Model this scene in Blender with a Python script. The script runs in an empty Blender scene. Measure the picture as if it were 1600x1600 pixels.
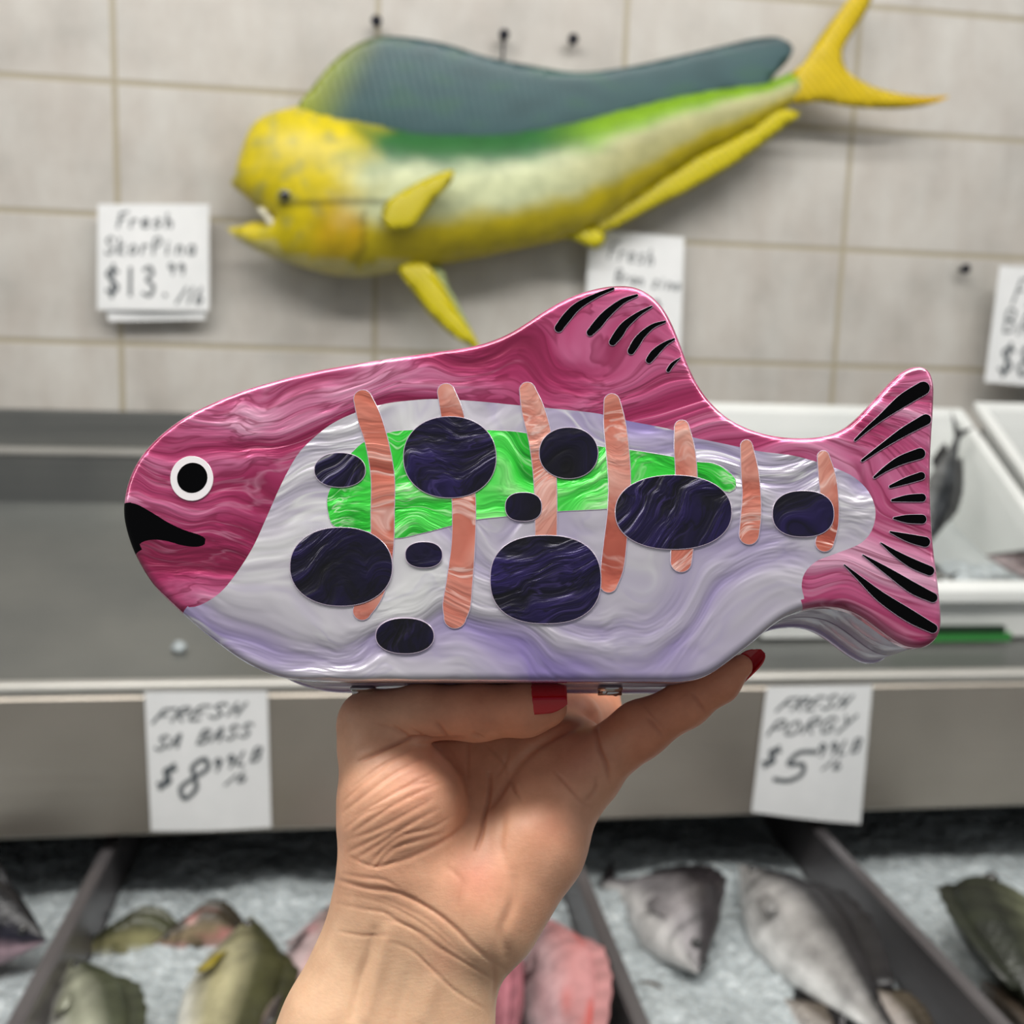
import bpy, bmesh, math, random
import numpy as np
from mathutils import Vector, Matrix, noise
from mathutils.geometry import delaunay_2d_cdt
random.seed(7)
SC = bpy.context.scene
COL = SC.collection
PI = math.pi

# ------------------------------------------------------------------ camera, world, lights, exposure
EYE = np.array([0.0, 0.0, 1.5])
PITCH, YAW, ROLL = math.radians(8.5), math.radians(8.1), math.radians(1.75)
FW = np.array([math.sin(YAW) * math.cos(PITCH), math.cos(YAW) * math.cos(PITCH), -math.sin(PITCH)])
_r = np.array([math.cos(YAW), -math.sin(YAW), 0.0]); _u = np.cross(_r, FW)
RT = _r * math.cos(ROLL) + _u * math.sin(ROLL)
UP = -_r * math.sin(ROLL) + _u * math.cos(ROLL)
cam = bpy.data.cameras.new('camera'); cam_o = bpy.data.objects.new('camera', cam); COL.objects.link(cam_o)
cam.sensor_width = 36; cam.lens = 36.0; cam.clip_start = 0.02
cam_o.matrix_world = Matrix(((RT[0], UP[0], -FW[0], EYE[0]), (RT[1], UP[1], -FW[1], EYE[1]), (RT[2], UP[2], -FW[2], EYE[2]), (0, 0, 0, 1)))
cam.dof.use_dof = True; cam.dof.focus_distance = 0.298; cam.dof.aperture_fstop = 11.5
SC.camera = cam_o
SC.view_settings.view_transform = 'Standard'; SC.view_settings.look = 'None'
SC.view_settings.gamma = 1; SC.view_settings.use_curve_mapping = False
SC.view_settings.exposure = 0.0
w = bpy.data.worlds.new('world'); SC.world = w; w.use_nodes = True
w.node_tree.nodes['Background'].inputs[0].default_value = (0.97, 0.98, 1.0, 1); w.node_tree.nodes['Background'].inputs[1].default_value = 0.21

def area(name, loc, target, sx, sy, power, col=(1, 0.97, 0.93)):
    l = bpy.data.lights.new(name, 'AREA'); l.shape = 'RECTANGLE'; l.size = sx; l.size_y = sy; l.energy = power; l.color = col
    o = bpy.data.objects.new(name, l); COL.objects.link(o); o.location = loc
    o.rotation_euler = (Vector(target) - Vector(loc)).to_track_quat('-Z', 'Y').to_euler()
    return o
area('ceiling_tube_light', (0.1, 0.72, 3.0), (0.1, 0.8, 0), 2.8, 0.2, 19)
area('ceiling_tube_light', (0.1, 0.12, 3.0), (0.1, 0.5, 1.2), 2.8, 0.24, 45)
area('ceiling_tube_light', (-1.7, 0.1, 2.9), (0.0, 0.6, 1.3), 0.2, 1.6, 13)
area('ceiling_tube_light', (1.9, 0.1, 2.9), (0.0, 0.6, 1.3), 0.2, 1.6, 9)

# ------------------------------------------------------------------ projection helpers (world points from sight lines)
def ray(px, py): return FW + RT * (px - 800) / 1600 - UP * (py - 800) / 1600
def onY(px, py, Y): d = ray(px, py); return EYE + d * (Y / d[1])
def onZ(px, py, Z): d = ray(px, py); return EYE + d * (Z / d[2])          # Z relative to the eye
def at(px, py, z): return EYE + ray(px, py) * z                           # z = distance along the viewing axis
def lin(c):
    return tuple(((v / 255) / 12.92 if v / 255 <= .04045 else ((v / 255 + .055) / 1.055) ** 2.4) for v in c[:3]) + (1.0,)
def lin3(c): return np.array(lin(c)[:3])

# ------------------------------------------------------------------ object helpers
def tag(o, label=None, cat=None, group=None, kind=None):
    if label: o['label'] = label
    if cat: o['category'] = cat
    if group: o['group'] = group
    if kind: o['kind'] = kind
    return o
def empty(name, loc=(0, 0, 0), mat=None):
    o = bpy.data.objects.new(name, None); COL.objects.link(o); o.empty_display_size = .02
    if mat is not None: o.matrix_world = mat
    else: o.location = loc
    return o
def mesh(name, verts, faces, mats, parent=None, smooth=True, mi=None, cols=None, world=False):
    me = bpy.data.meshes.new(name); me.from_pydata([tuple(map(float, v)) for v in verts], [], [tuple(map(int, f)) for f in faces])
    if not isinstance(mats, (list, tuple)): mats = [mats]
    for m in mats: me.materials.append(m)
    if mi is not None: me.polygons.foreach_set('material_index', np.array(mi, dtype=np.int32))
    me.polygons.foreach_set('use_smooth', np.full(len(me.polygons), smooth))
    if cols is not None:
        a = me.color_attributes.new('tint', 'FLOAT_COLOR', 'POINT')
        c = np.ones((len(me.vertices), 4), dtype=np.float32); c[:, :3] = cols
        a.data.foreach_set('color', c.ravel())
    me.update()
    o = bpy.data.objects.new(name, me); COL.objects.link(o)
    if parent is not None:
        o.parent = parent
        if world: o.matrix_parent_inverse = parent.matrix_world.inverted()
    return o
class MB:
    def __init__(s): s.v = []; s.f = []
    def add(s, v, f):
        b = len(s.v); s.v += [tuple(p) for p in v]; s.f += [tuple(i + b for i in q) for q in f]; return s
    def box(s, a, b, bev=0.0):
        x0, y0, z0 = a; x1, y1, z1 = b
        if bev <= 0:
            return s.add([(x0, y0, z0), (x1, y0, z0), (x1, y1, z0), (x0, y1, z0), (x0, y0, z1), (x1, y0, z1), (x1, y1, z1), (x0, y1, z1)],
                  [(0, 3, 2, 1), (4, 5, 6, 7), (0, 1, 5, 4), (1, 2, 6, 5), (2, 3, 7, 6), (3, 0, 4, 7)])
        bm = bmesh.new(); bmesh.ops.create_cube(bm, size=1)
        for v in bm.verts: v.co = Vector(((x0 + x1) / 2 + v.co.x * (x1 - x0), (y0 + y1) / 2 + v.co.y * (y1 - y0), (z0 + z1) / 2 + v.co.z * (z1 - z0)))
        bmesh.ops.bevel(bm, geom=bm.edges[:] , offset=bev, segments=3, affect='EDGES')
        bm.verts.index_update(); s.add([v.co[:] for v in bm.verts], [[v.index for v in f.verts] for f in bm.faces]); bm.free(); return s
    def profile(s, pts, x0, x1):                        # open (Y,Z) profile swept along X
        n = len(pts); s.add([(x0, y, z) for y, z in pts] + [(x1, y, z) for y, z in pts], [(i, i + 1, n + i + 1, n + i) for i in range(n - 1)]); return s
    def build(s, name, m, parent=None, smooth=False): return mesh(name, s.v, s.f, m, parent, smooth)

# ------------------------------------------------------------------ node helpers
def newmat(name):
    m = bpy.data.materials.new(name); m.use_nodes = True; nt = m.node_tree; b = nt.nodes['Principled BSDF']; return m, nt, b
def nd(nt, t, **k):
    n = nt.nodes.new(t)
    for a, v in k.items():
        if isinstance(a, str) and hasattr(n, a): setattr(n, a, v)
    return n
def setin(n, **k):
    for a, v in k.items(): n.inputs[a.replace('_', ' ')].default_value = v
def ramp(nt, fac, stops, interp='LINEAR'):
    r = nt.nodes.new('ShaderNodeValToRGB'); r.color_ramp.interpolation = interp
    e = r.color_ramp.elements
    while len(e) > len(stops): e.remove(e[-1])
    while len(e) < len(stops): e.new(1)
    for q, (p, c) in zip(e, stops): q.position = p; q.color = c if len(c) == 4 else tuple(c) + (1,)
    nt.links.new(fac, r.inputs[0]); return r.outputs[0]
def vmath(nt, op, a, b):
    n = nt.nodes.new('ShaderNodeVectorMath'); n.operation = op
    for i, q in enumerate((a, b)):
        if isinstance(q, (tuple, list)): n.inputs[i].default_value = q
        elif isinstance(q, (int, float)):
            (n.inputs['Scale'] if op == 'SCALE' else n.inputs[i]).default_value = q if op == 'SCALE' else (q, q, q)
        else: nt.links.new(q, n.inputs[i])
    return n.outputs[0]
def noise_n(nt, vec, scale, detail=3, rough=.5, dist=0):
    n = nt.nodes.new('ShaderNodeTexNoise'); nt.links.new(vec, n.inputs['Vector'])
    n.inputs['Scale'].default_value = scale; n.inputs['Detail'].default_value = detail
    n.inputs['Roughness'].default_value = rough; n.inputs['Distortion'].default_value = dist
    return n.outputs
def objco(nt): return nt.nodes.new('ShaderNodeTexCoord').outputs['Object']
def bump(nt, b, h, strength, dist, inp='Normal'):
    n = nt.nodes.new('ShaderNodeBump'); n.inputs['Strength'].default_value = strength; n.inputs['Distance'].default_value = dist
    nt.links.new(h, n.inputs['Height']); nt.links.new(n.outputs[0], b.inputs[inp])
def mixc(nt, fac, a, b, mode='MIX'):
    n = nt.nodes.new('ShaderNodeMix'); n.data_type = 'RGBA'; n.blend_type = mode
    for i, q in ((0, fac), (6, a), (7, b)):
        if isinstance(q, (int, float)): n.inputs[i].default_value = q
        elif isinstance(q, tuple): n.inputs[i].default_value = q
        else: nt.links.new(q, n.inputs[i])
    return n.outputs[2]

def plain(name, c, rough=.5, metal=0, coat=0, spec=.5):
    m, nt, b = newmat(name); b.inputs['Base Color'].default_value = lin(c); b.inputs['Roughness'].default_value = rough
    b.inputs['Metallic'].default_value = metal; b.inputs['Coat Weight'].default_value = coat; b.inputs['Coat Roughness'].default_value = .02
    b.inputs['Specular IOR Level'].default_value = spec
    return m
def speckled(name, c1, c2, scale, rough=.5, metal=0, bmp=.2, bd=.002, stretch=(1, 1, 1), detail=4):
    m, nt, b = newmat(name); co = vmath(nt, 'MULTIPLY', objco(nt), stretch)
    n = noise_n(nt, co, scale, detail, .55)[0]
    nt.links.new(ramp(nt, n, [(.3, lin(c1)), (.7, lin(c2))]), b.inputs['Base Color'])
    b.inputs['Roughness'].default_value = rough; b.inputs['Metallic'].default_value = metal
    if bmp: bump(nt, b, n, bmp, bd)
    return m
def pearl(name, stops, seed, scale=22.0, warp=.9, stretch=(.45, 1, 2.6), metal=.35, rough=.3, bstr=.55, rot=0.0, coat=1.0, hl=.75, dl=.3, bd=.004):
    """swirled pearl acrylic: domain-warped streaks, pearly base under a clear polished coat"""
    m, nt, b = newmat(name)
    mp = nt.nodes.new('ShaderNodeMapping'); mp.inputs['Location'].default_value = (seed * 1.37, seed * .71, seed * 2.13)
    mp.inputs['Rotation'].default_value = (0, rot, 0); nt.links.new(objco(nt), mp.inputs[0])
    c0 = vmath(nt, 'SCALE', mp.outputs[0], scale)
    w1 = vmath(nt, 'SUBTRACT', noise_n(nt, c0, .85, 2, .4)[1], (.5, .5, .5))
    c1 = vmath(nt, 'ADD', c0, vmath(nt, 'SCALE', w1, warp * 1.7))
    w2 = vmath(nt, 'SUBTRACT', noise_n(nt, c1, 2.3, 1, .4)[1], (.5, .5, .5))
    c2 = vmath(nt, 'ADD', c1, vmath(nt, 'SCALE', w2, warp * .22))
    c3 = vmath(nt, 'MULTIPLY', c2, stretch)
    n = noise_n(nt, c3, 1.5, 4, .46)[0]
    big = noise_n(nt, c1, .8, 2, .5)[0]
    mx = nt.nodes.new('ShaderNodeMath'); mx.operation = 'MULTIPLY_ADD'; nt.links.new(big, mx.inputs[0]); mx.inputs[1].default_value = .45; mx.inputs[2].default_value = -.225
    ad = nt.nodes.new('ShaderNodeMath'); ad.operation = 'ADD'; nt.links.new(n, ad.inputs[0]); nt.links.new(mx.outputs[0], ad.inputs[1])
    base = ramp(nt, ad.outputs[0], [(p, lin(c)) for p, c in stops])
    # fine pale flow lines along the streaks: pearl glints painted into the base colour
    r1 = noise_n(nt, vmath(nt, 'MULTIPLY', c2, (stretch[0] * .8, stretch[1], stretch[2] * 1.5)), 2.1, 3, .5)[0]
    line = ramp(nt, r1, [(.455, (0, 0, 0)), (.5, (1, 1, 1)), (.53, (0, 0, 0))])
    msk = ramp(nt, noise_n(nt, c1, 1.1, 1, .5)[0], [(.42, (0, 0, 0)), (.62, (1, 1, 1))])
    base = mixc(nt, mixc(nt, 1.0, mixc(nt, 1.0, line, msk, 'MULTIPLY'), (hl, hl, hl, 1), 'MULTIPLY'), base, lin(stops[-1][1]))
    r2 = noise_n(nt, vmath(nt, 'MULTIPLY', c2, (stretch[0], stretch[1], stretch[2] * 1.2)), 2.6, 3, .5)[0]
    line2 = ramp(nt, r2, [(.44, (0, 0, 0)), (.49, (1, 1, 1)), (.50, (1, 1, 1)), (.52, (0, 0, 0))])
    base = mixc(nt, mixc(nt, 1.0, line2, (dl, dl, dl, 1), 'MULTIPLY'), base, lin(stops[0][1]))
    nt.links.new(base, b.inputs['Base Color'])
    b.inputs['Metallic'].default_value = metal; b.inputs['Roughness'].default_value = rough
    b.inputs['Coat Weight'].default_value = coat; b.inputs['Coat Roughness'].default_value = .02; b.inputs['Coat IOR'].default_value = 1.5
    bump(nt, b, ad.outputs[0], bstr, bd)
    return m

M = {}
M['pink'] = pearl('pearl_pink', [(.34, (134, 16, 66)), (.44, (170, 42, 96)), (.52, (190, 74, 122)), (.60, (208, 108, 152)), (.72, (240, 176, 206))], 6.3, 15, 1.15, (.34, 1, 2.6), hl=.35, dl=.6, metal=.38, bstr=.55)
M['white'] = pearl('pearl_white', [(.28, (166, 148, 212)), (.40, (200, 188, 222)), (.5, (220, 214, 228)), (.62, (236, 232, 240)), (.72, (255, 255, 255))], 4.2, 15, 1.0, (.4, 1, 2.2), metal=.55, rough=.27, dl=.14, hl=.9, bstr=.85, bd=.006)
M['green'] = pearl('pearl_green', [(.28, (10, 150, 30)), (.42, (40, 205, 50)), (.55, (80, 228, 84)), (.68, (150, 240, 140)), (.8, (210, 250, 200))], 7.7, 34, 1.1, (.35, 1, 2.6), metal=.2)
M['navy'] = pearl('pearl_navy', [(.3, (2, 1, 8)), (.45, (12, 6, 38)), (.58, (24, 13, 62)), (.7, (40, 28, 88)), (.84, (80, 66, 130))], 2.9, 30, 1.3, (.4, 1, 2.8), metal=.3, rot=.6, hl=.4, dl=.6, coat=.6)
M['salmon'] = pearl('pearl_salmon', [(.28, (176, 84, 68)), (.42, (206, 112, 92)), (.55, (218, 136, 118)), (.68, (232, 168, 152)), (.8, (250, 214, 204))], 5.5, 30, .9, (.6, 1, 2.2), rot=.3, metal=.3)
M['side'] = pearl('pearl_smoke_side', [(.3, (112, 92, 120)), (.45, (142, 124, 150)), (.58, (162, 148, 172)), (.7, (186, 176, 198)), (.82, (214, 208, 222))], 9.1, 8, .9, (.5, .8, 1.4), metal=.1, rough=.35, bstr=.05, dl=.1, hl=.15, coat=.5)
M['lilac'] = pearl('pearl_lilac', [(.3, (150, 132, 190)), (.5, (184, 170, 212)), (.72, (220, 214, 232))], 3.3, 16, 1.0, metal=.25)
M['black'] = plain('gloss_black', (2, 2, 3), .3, coat=.3, spec=.0)
M['eye_white'] = plain('gloss_white', (238, 234, 236), .15, coat=1)
M['inlay_line'] = plain('pale_inlay_edge', (186, 172, 190), .2, coat=1)
M['chrome'] = plain('chrome', (215, 212, 210), .08, 1)
M['paper'] = speckled('paper', (222, 224, 224), (232, 233, 233), 14, .8, bmp=.1)
M['ink'] = plain('marker_ink', (88, 94, 98), .6)
M['nail'] = plain('red_nail_polish', (205, 8, 16), .15, coat=.8)
M['plastic'] = speckled('white_plastic', (214, 217, 214), (226, 228, 225), 8, .35, bmp=.05)
M['tub_floor'] = speckled('tub_liner', (168, 174, 173), (190, 195, 194), 6, .4, bmp=.2, bd=.01)
M['iron'] = plain('dark_iron', (38, 38, 46), .5, .6)
M['greenstick'] = plain('green_plastic', (50, 128, 58), .4)
M['darkgreen'] = plain('dark_green_plastic', (16, 42, 22), .4)

def steel(name, c1, c2, rough, stretch, metal=.75):
    m, nt, b = newmat(name); co = vmath(nt, 'MULTIPLY', objco(nt), stretch)
    n = noise_n(nt, co, 3, 5, .6)[0]; n2 = noise_n(nt, objco(nt), 5, 3, .5)[0]
    nt.links.new(ramp(nt, n2, [(.3, lin(c1)), (.7, lin(c2))]), b.inputs['Base Color'])
    b.inputs['Metallic'].default_value = metal
    nt.links.new(ramp(nt, n, [(.3, (rough - .06,) * 3), (.7, (rough + .08,) * 3)]), b.inputs['Roughness'])
    bump(nt, b, n, .08, .002); return m
M['steel'] = steel('brushed_steel', (118, 120, 118), (134, 135, 131), .36, (1, 40, 40))
M['steel_apron'] = steel('brushed_steel_apron', (156, 149, 139), (172, 164, 154), .4, (1, 40, 40))
M['rim_steel'] = steel('polished_rim', (168, 166, 160), (182, 180, 174), .42, (1, 30, 30), .5)
M['panel_dark'] = speckled('dark_panel', (34, 30, 30), (52, 46, 46), 6, .6)
M['divider'] = steel('divider_steel', (112, 108, 110), (136, 132, 134), .38, (40, 1, 40))

# ================================================================== THE SETTING
WY = 1.75
X0, PX_, Z0, PZ_ = -0.398, 0.4065, 0.0055, 0.2015
m, nt, b = newmat('painted_block_wall')
sep = nt.nodes.new('ShaderNodeSeparateXYZ'); geo = nt.nodes.new('ShaderNodeNewGeometry'); nt.links.new(geo.outputs['Position'], sep.inputs[0])
cb = nt.nodes.new('ShaderNodeCombineXYZ'); nt.links.new(sep.outputs[0], cb.inputs[0]); nt.links.new(sep.outputs[2], cb.inputs[1])
mp = vmath(nt, 'SUBTRACT', cb.outputs[0], (X0 - 20 * PX_, 1.5 + Z0 - 20 * PZ_, 0))
br = nt.nodes.new('ShaderNodeTexBrick'); br.offset = 0; br.squash = 1; nt.links.new(mp, br.inputs['Vector'])
setin(br, Scale=1.0, Mortar_Size=.0052, Mortar_Smooth=.35, Bias=0.0, Brick_Width=PX_, Row_Height=PZ_)
br.inputs['Color1'].default_value = (0, 0, 0, 1); br.inputs['Color2'].default_value = (0, 0, 0, 1); br.inputs['Mortar'].default_value = (1, 1, 1, 1)
n1 = noise_n(nt, geo.outputs['Position'], 7, 6, .65)[0]
n2 = noise_n(nt, vmath(nt, 'MULTIPLY', geo.outputs['Position'], (1, 1, .35)), 16, 4, .6)[0]
cA = ramp(nt, n1, [(.3, lin((160, 158, 152))), (.5, lin((184, 180, 173))), (.72, lin((200, 197, 190)))])
cB = mixc(nt, .4, cA, ramp(nt, n2, [(.35, lin((176, 167, 158))), (.65, lin((200, 198, 192)))]))
nt.links.new(mixc(nt, br.outputs['Color'], cB, lin((164, 155, 134))), b.inputs['Base Color'])
b.inputs['Roughness'].default_value = .42
inv = nt.nodes.new('ShaderNodeMath'); inv.operation = 'MULTIPLY_ADD'; nt.links.new(br.outputs['Fac'], inv.inputs[0]); inv.inputs[1].default_value = -1.0; nt.links.new(n2, inv.inputs[2])
bump(nt, b, inv.outputs[0], .4, .003)
M['wall'] = m
tag(MB().box((-3.2, WY, 0), (3.4, WY + .12, 3.0)).build('wall_back', M['wall']), kind='structure')
tag(MB().box((-3.2, -1.6, -.05), (3.4, WY, 0)).build('floor', speckled('floor_tile', (96, 92, 88), (120, 116, 110), 5, .4)), kind='structure')

# ------------------------------------------------------------------ steel display counter
E_ = 1.5
ctr = empty('display_counter', (0.1, 1.5, 0))
tag(ctr, 'long stainless steel fish counter with sloping deck, rolled rim and front apron', 'counter')
def cpart(mb, name, m, smooth=False):
    return mesh(name, [(x - .1, y - 1.5, z) for x, y, z in mb.v], mb.f, m, ctr, smooth)
XL, XR = -1.7, 2.3
cpart(MB().box((XL, 1.715, E_ - .25), (XR, 1.748, E_ - .103), .004), 'backsplash', M['steel'])
cpart(MB().box((XL, 1.672, E_ - .27), (XR, 1.716, E_ - .162), .003), 'rear_ledge', M['steel'])
cpart(MB().box((XL, 1.668, E_ - .171), (XR, 1.7145, E_ - .160), .003), 'ledge_trim', M['rim_steel'])
# deck
cpart(MB().profile([(1.672, E_ - .245), (1.66, E_ - .252), (1.245, E_ - .398), (1.235, E_ - .404), (1.235, E_ - .42), (1.672, E_ - .30), (1.672, E_ - .245)], XL, XR), 'deck', M['steel'])
rim = [(1.226 + .011 * math.cos(a), E_ - .4005 + .0095 * math.sin(a)) for a in np.linspace(0, 2 * PI, 15)]
cpart(MB().profile(rim, XL, XR), 'rolled_rim', M['rim_steel'], True)
cpart(MB().profile([(1.222, E_ - .405), (1.216, E_ - .412), (1.216, E_ - .580), (1.219, E_ - .584), (1.25, E_ - .584), (1.25, E_ - .405), (1.222, E_ - .405)], XL, XR), 'apron', M['steel_apron'])
cpart(MB().box((XL, 1.56, E_ - .95), (XR, 1.58, E_ - .30)), 'rear_panel', M['panel_dark'])
cpart(MB().box((XL, 1.25, E_ - .600), (XR, 1.56, E_ - .586)), 'underside_panel', M['panel_dark'])

# ice case below: pan with dividers
ZI = -.685                                                   # ice level relative to the eye
case = empty('ice_case', (0.1, 1.0, 0))
tag(case, 'low stainless ice case with sloping dividers under the counter', 'display case')
def kpart(mb, name, m): return mesh(name, [(x - .1, y - 1.0, z) for x, y, z in mb.v], mb.f, m, case, False)
kpart(MB().box((XL, .52, E_ + ZI - .16), (XR, 1.555, E_ + ZI - .13)), 'pan', M['steel'])
kpart(MB().box((XL, .50, E_ + ZI - .30), (XR, .52, E_ + ZI + .03)), 'front_panel', M['steel'])
kpart(MB().box((XL, .52, 0), (XR, 1.5, E_ + ZI - .16)), 'base_cabinet', M['panel_dark'])
DIV = []
for px, py in ((985, 1560), (1528, 1560), (78, 1500)):
    DIV.append(onZ(px, py, ZI + .075)[0])
DIV = sorted(DIV) ; print('dividers', DIV)
for X in DIV:
    d = MB().box((X - .003, .52, E_ + ZI - .12), (X + .003, 1.55, E_ + ZI + .075), .001)
    d.box((X - .008, .52, E_ + ZI + .070), (X + .008, 1.55, E_ + ZI + .078), .002)
    kpart(d, 'divider', M['divider'])
m, nt, b = newmat('crushed_ice'); M['ice'] = m
n = noise_n(nt, objco(nt), 60, 5, .7)[0]; v = nt.nodes.new('ShaderNodeTexVoronoi'); v.inputs['Scale'].default_value = 95; nt.links.new(objco(nt), v.inputs['Vector'])
nt.links.new(ramp(nt, n, [(.3, lin((142, 150, 152))), (.6, lin((186, 194, 196))), (.75, lin((222, 227, 228)))]), b.inputs['Base Color'])
b.inputs['Roughness'].default_value = .3; b.inputs['Subsurface Weight'].default_value = .25; b.inputs['Subsurface Radius'].default_value = (.02, .025, .03)
bump(nt, b, v.outputs['Distance'], .8, .006)
edges = [XL] + DIV + [XR]
ICE_LAB = ['crushed ice around the dark fish in the leftmost bin', 'crushed ice in the bin left of and behind the wrist', 'crushed ice in the bin with the two grey fish', 'crushed ice in the rightmost bin beside the green striped fish']
def iceh(x, y):
    p = Vector((x * 9, y * 9, 3)); q = Vector((x * 45, y * 45, 7))
    return .016 * noise.noise(p) + .006 * noise.noise(q) + .004 * noise.noise(q * 2.3)
for k in range(4):
    a, c = max(edges[k] + .005, -.95), min(edges[k + 1] - .005, 1.35)
    nx = int((c - a) / .007); ny = int((1.55 - .56) / .007)
    vs = []; fs = []
    for j in range(ny + 1):
        for i in range(nx + 1):
            x = a + (c - a) * i / nx; y = .56 + (1.55 - .56) * j / ny
            vs.append((x, y, E_ + ZI + iceh(x, y) + (.03 * max(0, (y - 1.2)) if True else 0)))
    for j in range(ny):
        for i in range(nx):
            q = j * (nx + 1) + i; fs.append((q, q + 1, q + nx + 2, q + nx + 1))
    n0 = len(vs)
    vs += [(a, .56, E_ + ZI - .128), (c, .56, E_ + ZI - .128), (c, 1.55, E_ + ZI - .128), (a, 1.55, E_ + ZI - .128)]
    fs += [(n0, n0 + 3, n0 + 2, n0 + 1)]
    o = mesh('crushed_ice', vs, fs, M['ice']); tag(o, ICE_LAB[k], 'ice', kind='stuff')

# ------------------------------------------------------------------ generic fish on ice
def fishmat(name, scale=60):
    m, nt, b = newmat(name); at_ = nt.nodes.new('ShaderNodeAttribute'); at_.attribute_name = 'tint'
    n = noise_n(nt, objco(nt), scale * .35, 4, .6)[0]
    v = nt.nodes.new('ShaderNodeTexVoronoi'); v.inputs['Scale'].default_value = scale * 3; nt.links.new(objco(nt), v.inputs['Vector'])
    c = mixc(nt, 1.0, at_.outputs['Color'], ramp(nt, n, [(.35, (.55, .55, .55, 1)), (.65, (1.25, 1.25, 1.25, 1))]), 'MULTIPLY')
    nt.links.new(c, b.inputs['Base Color']); b.inputs['Roughness'].default_value = .33; b.inputs['Metallic'].default_value = .1
    bump(nt, b, v.outputs['Distance'], .35, .002); return m
M['fish'] = fishmat('fish_skin'); 
M['fish_eye'] = plain('fish_eye', (14, 13, 14), .08, coat=1)
M['fish_fin'] = fishmat('fish_fin', 30)
def interp(t, tab): return float(np.interp(t, [a for a, _ in tab], [b_ for _, b_ in tab]))
HP = [(0, .02), (.04, .15), (.12, .40), (.25, .76), (.38, 1), (.55, .93), (.72, .62), (.86, .3), (.94, .2), (1, .2)]
def fish(name, label, head, tail, dors, back, flank, belly, depth=.30, thick=.5, bend=0.0, fin=None, blush=None, group=None, ring=None, pec=None):
    head = Vector(head); tail = Vector(tail); L = (tail - head).length; ax = (tail - head).normalized()
    dv = Vector(dors); dv = (dv - ax * dv.dot(ax)).normalized(); lat = ax.cross(dv)
    root = empty(name, tuple(head)); 
    tag(root, label, 'fish', group)
    cb_, cf, cl = lin3(back), lin3(flank), lin3(belly); cfin = lin3(fin or back); cpec = lin3(pec) if pec else cf * .8
    NS, NR = 34, 22; vs = []; cs = []; fs = []
    rnd = random.Random(hash(label) % 1000 if False else len(label) * 7)
    def spine(s): return ax * (L * s) + dv * (bend * L * math.sin(PI * s))
    for i in range(NS + 1):
        s = i / NS; h = interp(s, HP) * depth * L / 2; wd = h * thick * (1.15 if s < .3 else 1) * (1 if s < .8 else .7)
        c = spine(s * .86)
        for j in range(NR):
            a = 2 * PI * j / NR; ca, sa = math.cos(a), math.sin(a)
            vs.append(c + dv * (h * ca * (1.0 if ca > 0 else .95)) + lat * (wd * sa))
            t = ca + .12 * noise.noise(Vector((s * 9, a * 2, L * 30)))
            col = cf * 1
            if t > .15: k = min(1, (t - .15) / .45); col = cf * (1 - k) + cb_ * k
            if t < -.25: k = min(1, (-.25 - t) / .4); col = cf * (1 - k) + cl * k
            if ring and s > .25 and t > -.4: col = col * (.62 + .38 * (math.sin(s * 60) > -.2))
            if blush is not None:
                k = max(0, min(1, (noise.noise(Vector((s * 5 + 3, a * 1.3, L * 17))) - .2) * 3.2)); col = col * (1 - k) + lin3(blush) * k
            if .19 < s < .225 and abs(ca) < .75: col = col * .5
            if s < .1 and -.45 < ca < -.2: col = col * .4
            cs.append(col)
    for i in range(NS):
        for j in range(NR):
            p, q = i * NR + j, i * NR + (j + 1) % NR; fs.append((p, q, q + NR, p + NR))
    fs.append(tuple(range(NR))[::-1]); fs.append(tuple(NS * NR + j for j in range(NR)))
    body = mesh('body', vs, fs, M['fish'], root, cols=cs)
    def finmesh(nm, base, tips, th=.0015, col=cfin):
        n = len(base); V = []; F = []
        for sgn in (1, -1):
            for q in base: V.append(Vector(q) + lat * th * sgn * 1.6)
            for q in tips: V.append(Vector(q) + lat * th * .4 * sgn)
        for i in range(n - 1):
            F += [(i, i + 1, n + i + 1, n + i), (2 * n + i, 3 * n + i, 3 * n + i + 1, 2 * n + i + 1), (n + i, n + i + 1, 3 * n + i + 1, 3 * n + i)]
        F += [(0, n, 3 * n, 2 * n), (n - 1, 3 * n - 1, 4 * n - 1, 2 * n - 1)]
        rib = [col * (.75 if i % 2 else 1.1) for i in range(n)]
        mesh(nm, V, F, M['fish_fin'], root, cols=rib * 4)
    H = lambda s: interp(s, HP) * depth * L / 2
    ss = np.linspace(.26, .8, 15)
    finmesh('dorsal_fin', [spine(s * .86) + dv * H(s) * .9 for s in ss], [spine((s + .05) * .86) + dv * (H(s) + depth * L * .17 * math.sin(PI * (s - .2) / .68) ** .5 * (.85 + .15 * (i % 2))) for i, s in enumerate(ss)])
    ss = np.linspace(.62, .82, 8)
    finmesh('anal_fin', [spine(s * .86) - dv * H(s) * .85 for s in ss], [spine((s + .06) * .86) - dv * (H(s) + depth * L * .13) for s in ss])
    ks = np.linspace(-1, 1, 11)
    finmesh('tail_fin', [spine(.85) + dv * (H(1) * .9 * k) for k in ks], [spine(.90 + .10 * abs(k)) + dv * (depth * L * .42 * k) for k in ks])
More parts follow.
